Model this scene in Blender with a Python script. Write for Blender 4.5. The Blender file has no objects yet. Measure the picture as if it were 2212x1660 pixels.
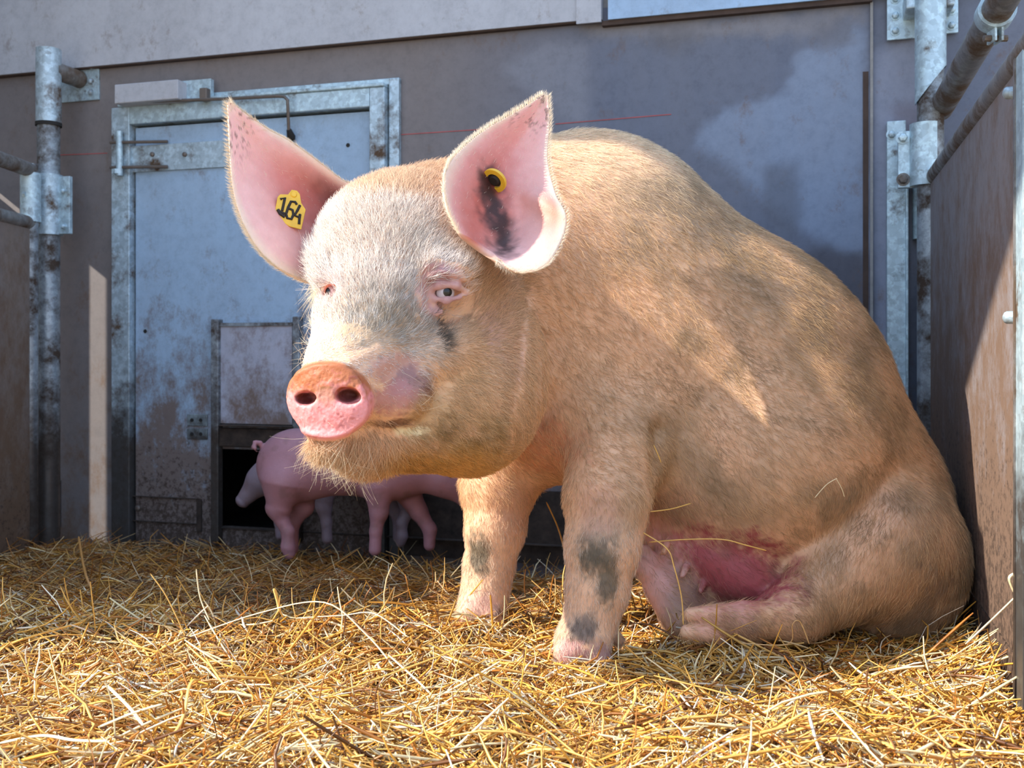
import bpy, bmesh, math, random
import numpy as np
from mathutils import Vector, Matrix

# ---------------------------------------------------------------- camera, world, sun, exposure
FPX, HOR, CX, CAMH = 2170.0, 760.0, 1106.0, 0.55
SC = bpy.context.scene
COL = SC.collection
cam_d = bpy.data.cameras.new('camera'); cam = bpy.data.objects.new('camera', cam_d); COL.objects.link(cam)
cam.location = (0, 0, CAMH); cam.rotation_euler = (math.radians(90), 0, 0)
cam_d.sensor_width = 36; cam_d.lens = 36*FPX/2212; cam_d.shift_y = -(830-HOR)/2212
cam_d.clip_start = .05
cam_d.dof.use_dof = True; cam_d.dof.focus_distance = 1.75; cam_d.dof.aperture_fstop = 7.5
SC.camera = cam

world = bpy.data.worlds.new('world'); SC.world = world; world.use_nodes = True
wn = world.node_tree; wn.nodes.clear()
w_out = wn.nodes.new('ShaderNodeOutputWorld'); w_bg = wn.nodes.new('ShaderNodeBackground')
w_tc = wn.nodes.new('ShaderNodeTexCoord'); w_sep = wn.nodes.new('ShaderNodeSeparateXYZ'); w_cr = wn.nodes.new('ShaderNodeValToRGB')
wn.links.new(w_tc.outputs['Generated'], w_sep.inputs[0]); wn.links.new(w_sep.outputs['Z'], w_cr.inputs[0])
wn.links.new(w_cr.outputs[0], w_bg.inputs[0]); wn.links.new(w_bg.outputs[0], w_out.inputs[0])
w_cr.color_ramp.elements[0].position = 0.0; w_cr.color_ramp.elements[0].color = (.90, .78, .62, 1)
w_cr.color_ramp.elements[1].position = 0.6; w_cr.color_ramp.elements[1].color = (.45, .65, 1.0, 1)
e = w_cr.color_ramp.elements.new(.06); e.color = (.68, .82, 1.0, 1)
w_bg.inputs[1].default_value = 1.95

SUN_DIR = Vector((1.0, 0.22, -0.74)).normalized()          # the way the light travels
sun_d = bpy.data.lights.new('sun', 'SUN'); sun = bpy.data.objects.new('sun', sun_d); COL.objects.link(sun)
sun.rotation_euler = SUN_DIR.to_track_quat('-Z', 'Y').to_euler(); sun.location = (-6, 1, 6)
sun_d.energy = 8.6; sun_d.angle = math.radians(.6); sun_d.color = (1.0, .93, .82)

SC.view_settings.view_transform = 'Standard'; SC.view_settings.look = 'None'
SC.view_settings.exposure = 0.0; SC.view_settings.gamma = 1.0; SC.view_settings.use_curve_mapping = False

# ---------------------------------------------------------------- helpers
rng = np.random.default_rng(7); random.seed(7)

def P(px, py, Y):
    return np.array([(px-CX)/FPX*Y, Y, CAMH+(HOR-py)/FPX*Y])
def proj(V):
    return CX+V[:, 0]/V[:, 1]*FPX, HOR-(V[:, 2]-CAMH)/V[:, 1]*FPX
def srgb(r, g, b):
    f = lambda c: (c/255/12.92) if c <= 10 else ((c/255+.055)/1.055)**2.4
    return (f(r), f(g), f(b))

def vnoise(Pn, scale, seed=0):
    q = Pn/scale+seed*17.31; i = np.floor(q).astype(np.int64); f = q-i; f = f*f*(3-2*f)
    def h(a, b, c):
        n = (a*73856093) ^ (b*19349663) ^ (c*83492791) ^ (seed*2654435)
        n = (n*1103515245+12345) & 0x7fffffff; n = (n ^ (n >> 13))*1274126177 & 0x7fffffff
        return (n & 0xffff)/65535.0
    r = 0
    for a in (0, 1):
        for b in (0, 1):
            for c in (0, 1):
                w = (f[:, 0] if a else 1-f[:, 0])*(f[:, 1] if b else 1-f[:, 1])*(f[:, 2] if c else 1-f[:, 2])
                r = r+w*h(i[:, 0]+a, i[:, 1]+b, i[:, 2]+c)
    return r
def fbm(Pn, scale, seed=0, n=3):
    s = 0; a = 1; t = 0
    for k in range(n):
        s = s+a*vnoise(Pn, scale/2**k, seed+k); t += a; a *= .5
    return s/t
def sstep(a, b, x):
    t = np.clip((x-a)/(b-a), 0, 1); return t*t*(3-2*t)

def in_poly(px, py, poly):
    ins = np.zeros(len(px), bool); n = len(poly)
    for i in range(n):
        x0, y0 = poly[i]; x1, y1 = poly[(i+1) % n]
        c = ((y0 > py) != (y1 > py)) & (px < (x1-x0)*(py-y0)/(y1-y0+1e-9)+x0); ins ^= c
    return ins
def tag(o, label=None, cat=None, group=None, kind=None):
    if label: o['label'] = label
    if cat: o['category'] = cat
    if group: o['group'] = group
    if kind: o['kind'] = kind
    return o
def link(o, parent=None):
    COL.objects.link(o)
    if parent: o.parent = parent
    return o
def empty(name, loc=(0, 0, 0)):
    o = bpy.data.objects.new(name, None); o.location = loc; o.empty_display_size = .1
    return link(o)
def child(o, parent):
    "parent a mesh given in world coordinates without moving it"
    o.parent = parent; o.matrix_parent_inverse = Matrix.Translation(wloc(parent)).inverted(); return o
def wloc(o):
    v = Vector(o.location)
    return v

def mesh_np(name, V, F, mat=None, smooth=True, colors=None, parent=None):
    me = bpy.data.meshes.new(name); V = np.asarray(V, np.float32)
    me.vertices.add(len(V)); me.vertices.foreach_set('co', V.ravel())
    if isinstance(F, tuple):
        flat, counts = F
    else:
        F = np.asarray(F); flat = F.ravel(); counts = np.full(len(F), F.shape[1])
    me.loops.add(len(flat)); me.loops.foreach_set('vertex_index', flat.astype(np.int32))
    me.polygons.add(len(counts))
    starts = np.concatenate([[0], np.cumsum(counts)[:-1]]).astype(np.int32)
    me.polygons.foreach_set('loop_start', starts)
    me.update(calc_edges=True); me.validate()
    me.polygons.foreach_set('use_smooth', np.full(len(me.polygons), smooth))
    if colors is not None:
        a = me.color_attributes.new('col', 'FLOAT_COLOR', 'POINT')
        c = np.ones((len(V), 4), np.float32); c[:, :3] = colors; a.data.foreach_set('color', c.ravel())
    if mat: me.materials.append(mat)
    o = bpy.data.objects.new(name, me); COL.objects.link(o)
    if parent: child(o, parent)
    return o

class MB:
    def __init__(s): s.v = []; s.f = []
    def add(s, V, F):
        n = len(s.v); s.v += [tuple(map(float, v)) for v in V]; s.f += [tuple(i+n for i in f) for f in F]
    def hexa(s, c):
        s.add(c, [(0, 1, 2, 3), (7, 6, 5, 4), (0, 4, 5, 1), (1, 5, 6, 2), (2, 6, 7, 3), (3, 7, 4, 0)])
    def tube(s, pts, r, seg=16, cap=True, squash=None):
        pts = [np.array(p, float) for p in pts]; n = len(pts)
        rs = r if hasattr(r, '__len__') else [r]*n
        V = []; up = None
        for i, p in enumerate(pts):
            t = pts[min(i+1, n-1)]-pts[max(i-1, 0)]; t /= np.linalg.norm(t)
            if up is None:
                up = np.cross(t, (0, 0, 1.)) if abs(t[2]) < .9 else np.cross(t, (1., 0, 0))
            a = up-t*np.dot(up, t); a /= np.linalg.norm(a); up = a; b = np.cross(t, a)
            for k in range(seg):
                w = 2*math.pi*k/seg; V.append(p+rs[i]*(a*math.cos(w)+b*math.sin(w)*(squash or 1)))
        F = [(i*seg+k, i*seg+(k+1) % seg, (i+1)*seg+(k+1) % seg, (i+1)*seg+k) for i in range(n-1) for k in range(seg)]
        if cap: F += [tuple(range(seg))[::-1], tuple((n-1)*seg+k for k in range(seg))]
        s.add(V, F)
    def build(s, name, mat, parent=None, smooth=False, bevel=0):
        me = bpy.data.meshes.new(name); me.from_pydata(s.v, [], s.f); me.update()
        bm = bmesh.new(); bm.from_mesh(me); bmesh.ops.recalc_face_normals(bm, faces=bm.faces)
        if bevel:
            bmesh.ops.bevel(bm, geom=[x for x in bm.edges if x.is_manifold and x.calc_face_angle(0) > .6], offset=bevel, segments=2, affect='EDGES', profile=.5)
        bm.to_mesh(me); bm.free()
        if smooth:
            me.polygons.foreach_set('use_smooth', [True]*len(me.polygons))
            me.set_sharp_from_angle(angle=math.radians(40))
        me.materials.append(mat)
        o = bpy.data.objects.new(name, me); COL.objects.link(o)
        if parent: child(o, parent)
        return o

# ---------------------------------------------------------------- materials
def newmat(name):
    m = bpy.data.materials.new(name); m.use_nodes = True; nt = m.node_tree
    return m, nt, nt.nodes['Principled BSDF']
def N(nt, kind, **kw):
    n = nt.nodes.new(kind)
    for k, v in kw.items():
        if k in n.inputs.keys(): n.inputs[k].default_value = v
        else: setattr(n, k, v)
    return n
def mix(nt, fac, a, b, blend='MIX'):
    n = nt.nodes.new('ShaderNodeMix'); n.data_type = 'RGBA'; n.blend_type = blend
    for s, v in ((0, fac), (6, a), (7, b)):
        if isinstance(v, (int, float)): n.inputs[s].default_value = v
        elif isinstance(v, tuple): n.inputs[s].default_value = (*v[:3], 1)
        else: nt.links.new(v, n.inputs[s])
    return n.outputs[2]
def ramp(nt, src, stops):
    n = nt.nodes.new('ShaderNodeValToRGB'); cr = n.color_ramp
    while len(stops) > len(cr.elements): cr.elements.new(.5)
    for el, (p, c) in zip(cr.elements, stops):
        el.position = p; el.color = (*c, 1) if isinstance(c, tuple) else (c, c, c, 1)
    nt.links.new(src, n.inputs[0]); return n.outputs[0]
def noise(nt, scale, detail=4, rough=.6, vec=None, stretch=None):
    n = N(nt, 'ShaderNodeTexNoise', Scale=scale, Detail=detail, Roughness=rough)
    tc = nt.nodes.new('ShaderNodeTexCoord'); src = tc.outputs['Object']
    if stretch:
        mp = nt.nodes.new('ShaderNodeMapping'); mp.inputs['Scale'].default_value = stretch
        nt.links.new(src, mp.inputs[0]); src = mp.outputs[0]
    nt.links.new(src, n.inputs['Vector']); return n.outputs[0]
def bump(nt, bsdf, h, strength, dist):
    b = N(nt, 'ShaderNodeBump', Strength=strength, Distance=dist); nt.links.new(h, b.inputs['Height']); nt.links.new(b.outputs[0], bsdf.inputs['Normal'])

def mat_galv(name, tint=(.42, .54, .60), dirt=.35, rust=(.11, .065, .035)):
    m, nt, b = newmat(name)
    v = N(nt, 'ShaderNodeTexVoronoi', Scale=70.0); tc = nt.nodes.new('ShaderNodeTexCoord'); nt.links.new(tc.outputs['Object'], v.inputs['Vector'])
    sp = ramp(nt, v.outputs['Color'], [(.2, tuple(c*.72 for c in tint)), (.8, tuple(min(1, c*1.3) for c in tint))])
    pale = ramp(nt, noise(nt, 45, 5, .7), [(.5, 0.), (.62, 1.)])
    c = mix(nt, .5, sp, tint); c2 = nt.nodes.new('ShaderNodeMath'); c2.operation = 'MULTIPLY'; nt.links.new(pale, c2.inputs[0]); c2.inputs[1].default_value = .45
    c = mix(nt, c2.outputs[0], c, tuple(min(1, x*1.75) for x in tint))
    d = ramp(nt, noise(nt, 9, 6, .7), [(.62-dirt*.35, 0.), (.74-dirt*.25, 1.)])
    c = mix(nt, d, c, rust)
    geo = nt.nodes.new('ShaderNodeNewGeometry'); sp_ = nt.nodes.new('ShaderNodeSeparateXYZ'); nt.links.new(geo.outputs['Position'], sp_.inputs[0])
    ad = nt.nodes.new('ShaderNodeMath'); ad.operation = 'MULTIPLY_ADD'; nt.links.new(noise(nt, 14, 6, .7), ad.inputs[0]); ad.inputs[1].default_value = -.5; nt.links.new(sp_.outputs['Z'], ad.inputs[2])
    c = mix(nt, ramp(nt, ad.outputs[0], [(0, .92), (.22, 0.)]), c, (.05, .034, .024))
    nt.links.new(c, b.inputs['Base Color']); b.inputs['Metallic'].default_value = .35
    nt.links.new(ramp(nt, d, [(0, .42), (1, .85)]), b.inputs['Roughness'])
    return m
M = {}
M['galv'] = mat_galv('galvanised_steel', dirt=.12)
M['galv_dirty'] = mat_galv('dirty_galvanised_steel', (.28, .32, .35), .50, (.07, .045, .03))
M['galv_mid'] = mat_galv('weathered_steel', (.40, .50, .56), .30)
M['rail_rust'] = mat_galv('brown_stained_steel', (.21, .20, .19), .45, (.13, .085, .055))

def mat_panel(name, attr=True, base=(.5, .5, .6), dirt=.5, zc=.3, zr=.6, rough=.75, streak=(1, 1, .25)):
    "painted or fibre-cement board: its colour, plus muck splashed on it, thicker low down"
    m, nt, b = newmat(name)
    if attr: a = N(nt, 'ShaderNodeVertexColor', layer_name='col'); c = a.outputs[0]
    else:
        r = nt.nodes.new('ShaderNodeRGB'); r.outputs[0].default_value = (*base, 1); c = r.outputs[0]
    c = mix(nt, ramp(nt, noise(nt, 3, 6, .65, stretch=streak), [(.35, 0.), (.7, .28)]), c, (.22, .21, .22))
    c = mix(nt, .5, c, ramp(nt, noise(nt, 26, 8, .8), [(.3, (.62, .62, .64)), (.5, (1., 1., 1.)), (.75, (1.25, 1.25, 1.25))]), 'MULTIPLY')
    geo = nt.nodes.new('ShaderNodeNewGeometry'); sp = nt.nodes.new('ShaderNodeSeparateXYZ'); nt.links.new(geo.outputs['Position'], sp.inputs[0])
    mr = N(nt, 'ShaderNodeMapRange'); mr.inputs[1].default_value = zc+zr; mr.inputs[2].default_value = zc-zr; nt.links.new(sp.outputs['Z'], mr.inputs[0])
    n1 = noise(nt, 11, 10, .8, stretch=(1, 1, .7))
    ad = nt.nodes.new('ShaderNodeMath'); ad.operation = 'ADD'; nt.links.new(n1, ad.inputs[0])
    mu = nt.nodes.new('ShaderNodeMath'); mu.operation = 'MULTIPLY'; nt.links.new(mr.outputs[0], mu.inputs[0]); mu.inputs[1].default_value = dirt*.55
    nt.links.new(mu.outputs[0], ad.inputs[1])
    c = mix(nt, ramp(nt, ad.outputs[0], [(.56, 0.), (.76, .85)]), c, (.15, .082, .042))
    n2 = noise(nt, 60, 8, .8); a2 = nt.nodes.new('ShaderNodeMath'); a2.operation = 'ADD'; nt.links.new(n2, a2.inputs[0]); nt.links.new(mu.outputs[0], a2.inputs[1])
    c = mix(nt, ramp(nt, a2.outputs[0], [(.80, 0.), (.9, .9)]), c, (.05, .03, .02))
    nt.links.new(c, b.inputs['Base Color']); b.inputs['Roughness'].default_value = rough
    bump(nt, b, n2, .15, .002)
    return m
M['board'] = mat_panel('fibre_cement_board', True, dirt=.30, zc=.25, zr=.6)
M['upper'] = mat_panel('pale_lavender_panel', False, srgb(184, 186, 192), dirt=0, rough=.6)
M['upper_blue'] = mat_panel('pale_blue_panel', False, srgb(160, 190, 220), dirt=0, rough=.5)
M['door'] = mat_panel('door_board', False, srgb(158, 184, 208), dirt=.95, zc=.22, zr=.62)
M['hatch'] = mat_panel('hatch_board', False, srgb(176, 178, 192), dirt=.42, zc=.50, zr=.25)
M['gateboard'] = mat_panel('gate_board', False, srgb(132, 126, 128), dirt=.95, zc=.4, zr=.8, streak=(3, 3, .3))
M['gateboard2'] = mat_panel('brown_gate_board', False, srgb(128, 112, 100), dirt=.8, zc=.3, zr=.9, streak=(3, 3, .3))

def mat_plain(name, col, rough=.7, metal=0, noise_amt=.25, scale=20):
    m, nt, b = newmat(name)
    c = mix(nt, ramp(nt, noise(nt, scale, 5, .65), [(.3, 0.), (.75, 1.)]), tuple(x*(1-noise_amt) for x in col), tuple(min(1, x*(1+noise_amt)) for x in col))
    nt.links.new(c, b.inputs['Base Color']); b.inputs['Roughness'].default_value = rough; b.inputs['Metallic'].default_value = metal
    return m
M['dark'] = mat_plain('black_rubber', (.02, .018, .016), .9)
M['muck'] = mat_plain('muck_caked_wood', (.045, .03, .022), .95, 0, .6, 30)
M['rod'] = mat_plain('brown_steel_rod', (.16, .13, .11), .5, .4)
M['yellow'] = mat_plain('yellow_plastic', (.80, .46, .03), .4, 0, .12, 60)
M['ink'] = mat_plain('black_ink', (.02, .012, .008), .7)
M['barn'] = mat_plain('grey_barn_board', (.30, .29, .28), .9)
M['red'] = mat_plain('red_chalk_line', (.42, .10, .10), .9)
M['wood'] = mat_plain('brown_timber', (.07, .045, .035), .9)
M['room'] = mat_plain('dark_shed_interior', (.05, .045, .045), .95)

def mat_skin(name, sss=.12, hairy=True):
    m, nt, b = newmat(name)
    a = N(nt, 'ShaderNodeVertexColor', layer_name='col')
    c = mix(nt, .22, a.outputs[0], ramp(nt, noise(nt, 60, 5, .7), [(.3, (.62, .5, .42)), (.7, (1, .93, .86))]), 'MULTIPLY')
    nt.links.new(c, b.inputs['Base Color']); b.inputs['Roughness'].default_value = .58
    b.inputs['Subsurface Weight'].default_value = sss; b.inputs['Subsurface Radius'].default_value = (.02, .007, .004); b.inputs['Subsurface Scale'].default_value = 1.0
    h = mix(nt, .5, noise(nt, 120, 4, .7), noise(nt, 420, 3, .6))
    bump(nt, b, h, .35, .0025)
    return m
M['skin'] = mat_skin('pig_skin', .16)
M['skin_small'] = mat_skin('piglet_skin', .1)
def mat_hair():
    m, nt, b = newmat('pale_bristle')
    a = nt.nodes.new('ShaderNodeAttribute'); a.attribute_name = 'col'
    nt.links.new(a.outputs['Color'], b.inputs['Base Color']); b.inputs['Roughness'].default_value = .45
    b.inputs['Specular IOR Level'].default_value = .4
    return m
M['hair'] = mat_hair()
def mat_straw():
    m, nt, b = newmat('straw')
    a = N(nt, 'ShaderNodeVertexColor', layer_name='col')
    c = mix(nt, .35, a.outputs[0], ramp(nt, noise(nt, 90, 4, .7), [(.35, (.55, .42, .3)), (.6, (1, 1, 1))]), 'MULTIPLY')
    nt.links.new(c, b.inputs['Base Color']); b.inputs['Roughness'].default_value = .38
    b.inputs['Specular IOR Level'].default_value = .55
    b.inputs['Transmission Weight'].default_value = 0
    return m
M['straw'] = mat_straw()

# ---------------------------------------------------------------- frames of the back wall and of the right gate
class Frame:
    "a vertical plane: origin o, unit e (right, horizontal), n (towards the pen), z up"
    def __init__(s, o, e):
        s.o = np.array(o, float); s.e = np.array([*e, 0.]); s.e /= np.linalg.norm(s.e)
        s.n = np.array([s.e[1], -s.e[0], 0.])
    def at(s, px, py, out=0):
        d = np.array([(px-CX)/FPX, 1., (HOR-py)/FPX]); c = np.array([0, 0, CAMH])
        q = s.o+s.n*out; t = np.dot(q-c, s.n)/np.dot(d, s.n); p = c+d*t
        return np.dot(p-s.o, s.e), p[2]
    def w(s, a, z, out=0):
        p = s.o+s.e*a+s.n*out; return np.array([p[0], p[1], z])
    def W(s, px, py, out=0):
        return s.w(*s.at(px, py, out), out)
    def box(s, mb, a0, a1, z0, z1, o0, o1):
        mb.hexa([s.w(a0, z0, o0), s.w(a1, z0, o0), s.w(a1, z1, o0), s.w(a0, z1, o0), s.w(a0, z0, o1), s.w(a1, z0, o1), s.w(a1, z1, o1), s.w(a0, z1, o1)])
    def pbox(s, mb, x0, y0, x1, y1, o0, o1):
        "box whose front face (at out o1) spans two picture corners"
        a0, z0 = s.at(x0, y0, o1); a1, z1 = s.at(x1, y1, o1); s.box(mb, a0, a1, min(z0, z1), max(z0, z1), o0, o1)
    def disc(s, mb, px, py, r, o0, o1, seg=12, dome=0):
        c = s.W(px, py, o0); n = s.n; pts = [c, c+n*(o1-o0)]; rs = [r, r]
        if dome: pts += [c+n*(o1-o0+dome*.6), c+n*(o1-o0+dome)]; rs += [r*.8, r*.3]
        mb.tube(pts, rs, seg)
WT = .29
BW = Frame((0, 3.1, 0), (1, -WT))
HX = (2006-CX)/FPX*2.765
RG = Frame((HX, 2.765, 0), (-WT, -1))         # e runs towards the camera
RG.n = np.array([-1., WT, 0])/math.hypot(1, WT)
XC = 1.154                                    # corner

# ---------------------------------------------------------------- organic bodies: blended solids turned into one skin
class Body:
    def __init__(s): s.pr = []
    def cone(s, a, ra, b, rb, k=.03, sy=1.0, op='u'):
        "tapered limb piece; a, b = (px, py, Y), radii in picture pixels at that depth; sy < 1 flattens it in depth"
        A, B = P(*a), P(*b); s.pr.append(('c', A, B, ra*a[2]/FPX, rb*b[2]/FPX, sy, k, op))
    def ell(s, c, r, k=.03, rot=0, yaw=0, op='u'):
        "ellipsoid; r = (px, metres in depth, px); rot turns it clockwise in the picture, yaw about the vertical"
        C = P(*c); sc = c[2]/FPX; R = np.array([r[0]*sc, r[1], r[2]*sc])
        a = math.radians(-rot); y = math.radians(yaw)
        Ry = np.array([[math.cos(a), 0, -math.sin(a)], [0, 1, 0], [math.sin(a), 0, math.cos(a)]])
        Rz = np.array([[math.cos(y), -math.sin(y), 0], [math.sin(y), math.cos(y), 0], [0, 0, 1]])
        s.pr.append(('e', C, R, (Rz@Ry).T, k, op))
    def one(s, pr, Q):
        if pr[0] == 'c':
            _, A, B, ra, rb, sy, k, op = pr
            q = Q-A.astype(np.float32); d = (B-A).astype(np.float32)
            if sy != 1:
                q = q/np.array([1, sy, 1], np.float32); d = d/np.array([1, sy, 1], np.float32)
            t = np.clip(q@d/np.dot(d, d), 0, 1)
            D = np.sqrt(((q-t[..., None]*d)**2).sum(-1))-(ra+(rb-ra)*t)
            return D*(min(1, sy)), k, op
        _, C, R, Rm, k, op = pr
        q = (Q-C.astype(np.float32))@Rm.T.astype(np.float32)
        k0 = np.sqrt(((q/R.astype(np.float32))**2).sum(-1)); k1 = np.sqrt(((q/(R*R).astype(np.float32))**2).sum(-1))+1e-9
        return k0*(k0-1)/k1, k, op
    def bounds(s, pr):
        if pr[0] == 'c':
            A, B, ra, rb = pr[1:5]; r = max(ra, rb); return np.minimum(A, B)-r, np.maximum(A, B)+r
        r = pr[2].max(); return pr[1]-r, pr[1]+r
    def comb(s, F, D, k, op):
        if op == 'u':
            h = np.clip(.5+.5*(F-D)/k, 0, 1); return F*(1-h)+D*h-k*h*(1-h)
        h = np.clip(.5-.5*(F+D)/k, 0, 1); return F*(1-h)-D*h+k*h*(1-h)
    def f(s, Q):
        F = np.full(len(Q), 9., np.float32)
        for pr in s.pr:
            D, k, op = s.one(pr, Q); F = s.comb(F, D, k, op)
        return F
    def grid(s, h):
        bs = [s.bounds(p) for p in s.pr if p[-1] == 'u']
        lo = np.min([b[0] for b in bs], 0)-3*h-.02; hi = np.max([b[1] for b in bs], 0)+3*h+.02
        n = np.ceil((hi-lo)/h).astype(int)+1; F = np.full(n, 9., np.float32)
        for pr in s.pr:
            a, b = s.bounds(pr); m = pr[-2]+.03
            i0 = np.clip(np.floor((a-m-lo)/h).astype(int), 0, n); i1 = np.clip(np.ceil((b+m-lo)/h).astype(int)+1, 0, n)
            ax = [lo[d]+h*np.arange(i0[d], i1[d]) for d in range(3)]
            Q = np.stack(np.meshgrid(*ax, indexing='ij'), -1).astype(np.float32)
            sl = tuple(slice(i0[d], i1[d]) for d in range(3))
            D, k, op = s.one(pr, Q); F[sl] = s.comb(F[sl], D, k, op)
        return F, lo

def surface_nets(F, lo, h):
    S = F < 0; nx, ny, nz = F.shape
    cnt = np.zeros((nx-1, ny-1, nz-1), np.int8)
    off = [(a, b, c) for a in (0, 1) for b in (0, 1) for c in (0, 1)]
    for a, b, c in off: cnt += S[a:nx-1+a, b:ny-1+b, c:nz-1+c]
    act = (cnt > 0) & (cnt < 8); ci = np.argwhere(act); idx = np.full(act.shape, -1, np.int64); idx[act] = np.arange(len(ci))
    acc = np.zeros((len(ci), 3)); num = np.zeros(len(ci))
    for a in off:
        for d in range(3):
            if a[d]: continue
            b = list(a); b[d] = 1
            fa = F[ci[:, 0]+a[0], ci[:, 1]+a[1], ci[:, 2]+a[2]]; fb = F[ci[:, 0]+b[0], ci[:, 1]+b[1], ci[:, 2]+b[2]]
            m = (fa < 0) != (fb < 0); t = np.where(m, fa/(fa-fb+1e-12), 0)
            p = np.tile(np.array(a, float), (len(ci), 1)); p[:, d] += t
            acc[m] += p[m]; num[m] += 1
    V = lo+h*(ci+acc/num[:, None])
    quads = []
    for d in range(3):
        e, g = (d+1) % 3, (d+2) % 3
        sa = [slice(1, -1)]*3; sa[d] = slice(0, -1); sb = list(sa); sb[d] = slice(1, None)
        A, B = S[tuple(sa)], S[tuple(sb)]; ch = np.argwhere(A != B); 
        if not len(ch): continue
        fl = A[tuple(ch.T)]; base = ch+1; base[:, d] -= 1
        def cell(de, dg):
            q = base.copy(); q[:, e] -= de; q[:, g] -= dg
            q = np.clip(q, 0, np.array(idx.shape)-1); return idx[tuple(q.T)]
        q = np.stack([cell(1, 1), cell(0, 1), cell(0, 0), cell(1, 0)], 1)
        q[~fl] = q[~fl][:, ::-1]; quads.append(q)
    Fc = np.concatenate(quads); Fc = Fc[(Fc >= 0).all(1)]
    return V, Fc

def subdivide(V, F, mask=None):
    "split the masked quads in four; their neighbours take the edge midpoints as extra corners, so the skin stays closed"
    if mask is None: mask = np.ones(len(F), bool)
    n = len(V); E = np.stack([F, np.roll(F, -1, 1)], -1); key = np.sort(E, -1); key = key[..., 0]*n+key[..., 1]
    mk = np.unique(key[mask]); mid = n+np.arange(len(mk)); a, b = mk//n, mk % n
    Vm = (V[a]+V[b])/2
    pos = np.searchsorted(mk, key); pos = np.clip(pos, 0, len(mk)-1); hit = mk[pos] == key; mi = np.where(hit, mid[pos], -1)
    Fm = F[mask]; Vc = V[Fm].mean(1); ic = n+len(mk)+np.arange(len(Fm)); m = mi[mask]
    new = np.concatenate([np.stack([Fm[:, i], m[:, i], ic, m[:, i-1]], 1) for i in range(4)])
    rest = F[~mask]; rm = mi[~mask]
    inter = np.stack([rest, rm], -1).reshape(len(rest), 8)
    return np.concatenate([V, Vm, Vc]), new, inter

def normals_of(f, V, eps=.0015):
    G = np.stack([f((V+np.eye(3)[d]*eps).astype(np.float32))-f((V-np.eye(3)[d]*eps).astype(np.float32)) for d in range(3)], 1)
    return G/(np.linalg.norm(G, axis=1, keepdims=True)+1e-12), G/(2*eps)

def skin(body, h, fine=None, levels=1, iters=2):
    F, lo = body.grid(h); V, Q = surface_nets(F, lo, h)
    for _ in range(levels-1): V, Q, _x = subdivide(V, Q)
    V, Q, _x = subdivide(V, Q)
    inter = np.zeros((0, 8), int)
    if fine is not None:
        V, Q, inter = subdivide(V, Q, fine(V[Q].mean(1)))
    for _ in range(iters):
        val = body.f(V.astype(np.float32)); nrm, G = normals_of(body.f, V)
        V = V-nrm*np.clip(val/np.maximum(np.linalg.norm(G, axis=1), .3), -h, h)[:, None]
    nrm, _x = normals_of(body.f, V, .002)
    return V, nrm, Q, inter

def pack(Q, inter):
    if not len(inter): return Q.ravel(), np.full(len(Q), 4)
    m = inter >= 0
    return np.concatenate([Q.ravel(), inter[m]]), np.concatenate([np.full(len(Q), 4), m.sum(1)])

def grow_hair(name, pos, nrm, flow, length, lift, color, mat, parent, curl=.25, radius=.00022, npt=4):
    n = len(pos); t = flow-(flow*nrm).sum(1)[:, None]*nrm; t /= np.linalg.norm(t, axis=1)[:, None]+1e-9
    side = np.cross(nrm, t); a = rng.normal(0, curl, n)[:, None]
    d0 = t+side*a+nrm*lift[:, None]; d0 /= np.linalg.norm(d0, axis=1)[:, None]
    d1 = t+side*(a*1.8)+nrm*(lift*.35)[:, None]; d1 /= np.linalg.norm(d1, axis=1)[:, None]
    pts = np.zeros((n, npt, 3), np.float32)
    for i in range(npt):
        s = i/(npt-1); pts[:, i] = pos-nrm*.0008+length[:, None]*(d0*(s-s*s*.5)+d1*(s*s*.5))
    hc = bpy.data.hair_curves.new(name); hc.add_curves([npt]*n)
    hc.attributes['position'].data.foreach_set('vector', pts.ravel())
    r = np.tile(np.linspace(1, .25, npt), (n, 1))*radius*rng.uniform(.7, 1.4, (n, 1))
    if 'radius' not in hc.attributes: hc.attributes.new('radius', 'FLOAT', 'POINT')
    hc.attributes['radius'].data.foreach_set('value', r.astype(np.float32).ravel())
    at = hc.attributes.new('col', 'FLOAT_COLOR', 'CURVE'); c = np.ones((n, 4), np.float32); c[:, :3] = np.clip(color, 0, 1)
    at.data.foreach_set('color', c.ravel())
    hc.materials.append(mat); o = bpy.data.objects.new(name, hc); COL.objects.link(o)
    if parent: child(o, parent)
    return o

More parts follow.
